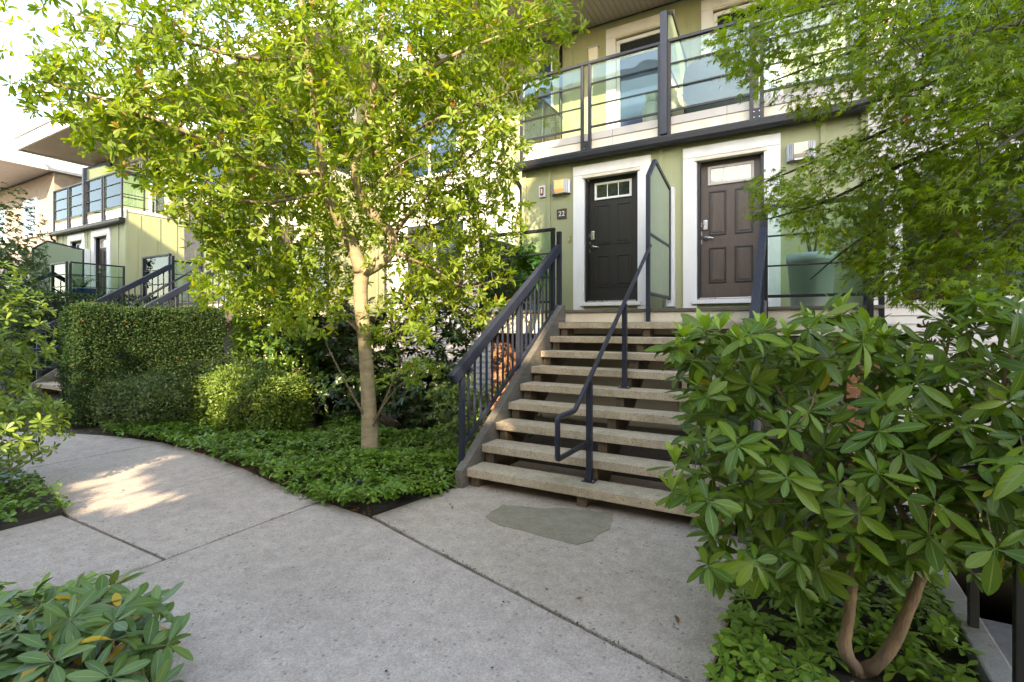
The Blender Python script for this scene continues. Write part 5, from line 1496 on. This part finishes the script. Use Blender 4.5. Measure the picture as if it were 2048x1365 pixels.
hedge('yew_hedge', 'tall clipped dark yew hedge with flat top and browned tips', -10.05, -9.4, 3.29, 5.6, 1.88, 85000, T_SMALL, 'yew', .033, .12, z0=-.02, wob=.035)
hedge('yew_hedge', 'farther yew hedge on the other side of the blue black stair rails', -14.0, -13.3, 3.7, 6.4, 2.25, 14000, T_SMALL, 'yew', .055, .14, z0=.2, wob=.05)
hedge('azalea_hedge', 'brownish green rounded azalea hedge along the curve of the path', -9.9, -7.75, 3.50, 4.5, .74, 30000, T_SMALL, 'azalea', .042, .35, z0=-.03, wob=.11)
hedge('box_hedge', 'fresh green clipped hedge block between azalea hedge and garden tree', -8.0, -6.15, 4.15, 5.0, .86, 26000, T_SMALL, 'boxleaf', .045, .3, z0=-.03, wob=.09)
hedge('azalea_hedge', 'low dark azalea hedge backing the fresh green hedge block', -9.3, -7.4, 4.6, 5.3, .95, 13000, T_SMALL, 'azalea', .045, .3, z0=-.03, wob=.1)

# ground cover: whorls of leaves
def ground_cover(name, label, poly, per_m2, mat, size, hgt, excl=()):
    xs_ = [q[0] for q in poly]; ys_ = [q[1] for q in poly]
    n_ = int((max(xs_) - min(xs_)) * (max(ys_) - min(ys_)) * per_m2)
    x = RNG.uniform(min(xs_), max(xs_), n_); y = RNG.uniform(min(ys_), max(ys_), n_)
    k = in_poly(x, y, poly)
    for cx, cy_, r_ in excl: k &= (x - cx) ** 2 + (y - cy_) ** 2 > r_ * r_
    x, y = x[k], y[k]
    lv_ = []
    for a_, b_ in zip(x, y):
        hh = hgt * (.55 + .45 * math.sin(a_ * 3.1 + 1) * math.sin(b_ * 3.7)) + RNG.uniform(0, hgt * .55)
        lv_.append(whorl(np.array([a_, b_, hh]), np.array([0, 0, 1.0]) + RNG.normal(0, .22, 3), int(RNG.integers(6, 9)), size, .12, .25, .2))
    p_, d_, n__, s_ = gather(lv_)
    o_ = leaves_mesh(name, T_PACHY, p_, frames(d_, n__), s_, mat, None, (sum(xs_) / len(xs_), sum(ys_) / len(ys_), 0))
    return tag(o_, label, 'ground cover', kind='stuff')
ground_cover('ground_cover', 'dense green ground cover filling the bed around the tree trunk', [(-2.95, 2.89), (-3.70, 2.97), (-4.65, 3.10), (-5.3, 3.22), (-5.9, 3.32), (-6.6, 3.40), (-7.3, 3.43), (-8.6, 3.32), (-8.6, 4.0), (-8.0, 4.3), (-6.1, 4.4), (-6.0, 5.4), (-4, 5.4), (-2.89, 5.3), (-2.88, 4.05), (-2.80, 3.86)], 380, 'pachy', .058, .15, [(-4.29, 4.24, .13)])
ground_cover('ground_cover', 'bright whorled ground cover at the foot of the glossy rhododendron', [(-.31, 1.36), (-.29, 2.9), (-.25, 3.9), (.2, 3.95), (.72, 3.9), (.72, 1.36)], 260, 'pachy_bright', .062, .085, [(rb[0], rb[1], .13), (rb[0] * .93, rb[1] * .93, .12)])
ground_cover('ground_cover', 'low dark leafed plants in the soil bed at the path bend', [(-5.27, 1.80), (-6.0, 1.93), (-6.8, 1.98), (-7.6, 2.0), (-8.4, 1.8), (-9.3, 1.4), (-9.3, .2), (-5.27, .2)], 150, 'pachy', .058, .12)
ground_cover('ground_cover', 'whorled ground cover behind the low rhododendron', [(-3.56, 1.38), (-3.0, 1.18), (-2.2, .95), (-1.95, .2), (-4.2, -.2), (-4.22, .9), (-3.9, 1.12)], 190, 'pachy_bright', .065, .14, [(-2.72, .86, .3)])
# leaf litter along the edge of the bed
n_ = 700; t_ = RNG.uniform(0, 1, n_)
ed = np.array(outer[:7]); ii = (t_ * 5.999).astype(int); fr = (t_ * 5.999 - ii)[:, None]
P = ed[ii] * (1 - fr) + ed[ii + 1] * fr
P = np.stack([P[:, 0] + RNG.normal(0, .03, n_), P[:, 1] + np.abs(RNG.normal(.03, .05, n_)) - .02, np.full(n_, .012)], 1)
tag(leaves_mesh('leaf_litter', T_SMALL, P, frames(unit(n_) * [1, 1, .2], np.array([0, 0, 1.0]) + unit(n_) * .5), RNG.uniform(.015, .04, n_), 'dead', None, (-5, 3.2, 0)), 'brown leaf litter along the curved edge of the bed', 'litter', kind='stuff')
for (u_, v_, L, lab) in ((1150, 1198, .05, 'curled reddish dead leaf lying on the stair landing slab'), (1357, 1247, .09, 'narrow brown dead leaf lying near the glossy rhododendron'), (903, 1017, .05, 'brown dead leaf lying between bed corner and mortar patch')):
    q = np.array(at_z(u_, v_, .008)); a = RNG.uniform(0, 3)
    o = bpy.data.objects.new('dead_leaf', single_leaf_mesh(T_LAUREL, 'dead')); o.scale = (L, L * .8, L); o.rotation_euler = (.2, -.1, 1.9 if L > .08 else a); link(o, None, q); tag(o, lab, 'leaf')
n_ = 420
P = np.stack([RNG.uniform(-7.2, -.35, n_), RNG.uniform(1.3, 4.0, n_), np.full(n_, .006)], 1)
k = ~((P[:, 0] < -5.3) & (P[:, 1] < 2.1)) & ~((P[:, 0] < -2.9) & (P[:, 1] > 3.0)) & ~((P[:, 0] < -2.2) & (P[:, 1] < 1.45))
P = P[k]; n_ = len(P)
tag(leaves_mesh('path_debris', T_SMALL, P, frames(unit(n_) * [1, 1, .1], np.array([0, 0, 1.0]) + unit(n_) * .4), RNG.exponential(.007, n_).clip(.004, .03), 'debris', None, (-3, 2.5, 0)), 'tiny dark bits of leaf and grit strewn over the path', 'debris', kind='stuff')
mo = []
for (xa, ya, xb, yb, cnt) in ((-3.03, 3.01, -.36, 2.285, 900), (-3.69, 1.5, -3.69, 3.05, 150), (-5.3, 1.772, -3.7, 1.772, 160), (-2.75, 4.02, -.4, 4.02, 260)):
    tt = RNG.uniform(0, 1, cnt) ** (1.0); pw = (.35 + .65 * np.sin(tt * 9 + 1) ** 2) > RNG.uniform(0, 1, cnt)
    q = np.stack([xa + (xb - xa) * tt, ya + (yb - ya) * tt, np.full(cnt, .002)], 1) + RNG.normal(0, 1, (cnt, 3)) * np.array([.008, .010, .001])
    mo.append(q[pw])
P = np.concatenate(mo); n_ = len(P)
tag(leaves_mesh('joint_moss', T_SMALL, P, frames(unit(n_) * [1, 1, .4], np.array([0, 0, 1.0]) + unit(n_) * .6), RNG.uniform(.006, .016, n_), 'moss', None, (-2, 2.6, 0)), 'dull moss and grit caught in the paving joints', 'moss', kind='stuff')
t = thing('path_light', 'small black garden spike light at the edge of the ground cover', 'garden light', at_z(719, 1000, 0))
q = WL[t]; MB().tube([q + Vector((0, 0, -.02)), q + Vector((0, 0, .13))], .008, 10).build('spike', 'black', t, smooth=True); MB().lathe([(.012, .13), (.02, .135), (.02, .18), (.006, .19)], tuple(q), 16).build('head', 'black', t, smooth=True)

# ---- unseen tree added to block the sun: crown holes are cut along chosen beams
def beam_pt(P, y):
    L = (P[1] - y) / SUN_TRAVEL.y
    return np.array([P[0] - SUN_TRAVEL.x * L, y, P[2] + L * math.tan(SUN_EL)])
beams = [((-5.5, 2.22, 0), .30), ((-5.05, 2.25, 0), .2), ((-4.7, 2.3, 0), .14), ((-7.3, 4.2, .6), .5), ((-2.75, 4.55, .5), .2), ((-2.85, 3.95, 1.05), .16), ((-5.95, 2.0, .35), .28), ((-4.29, 4.24, 1.1), .12)]
tp = np.concatenate([ell((-3.0, -5.5, 4.3), (2.6, 1.2, 3.0), 1500, 0), ell((0.6, -5.5, 4.2), (2.6, 1.2, 3.0), 1900, 0), ell((3.4, -5.4, 4.6), (2.2, 1.2, 3.0), 1400, 0), ell((-.8, -5.6, 2.0), (4.5, 1.2, 2.0), 900, 0)])
ok = np.ones(len(tp), bool)
sd = np.array(sun_dir)
for P, r_ in beams:
    dv = tp - np.array(P)[None]; al = dv @ sd
    ok &= np.linalg.norm(dv - al[:, None] * sd, axis=1) > r_ + .06
leafy('courtyard_tree', 'unseen tree added in the gap across the court to shape the sun', 'tree', (0.2, -5.5, -.03), tp[ok], T_SMALL, 'far_leaf', 11, .30, .1, 'dark_bark', stem_every=6, trunk_r=.14, tip_r=.006, part='crown')
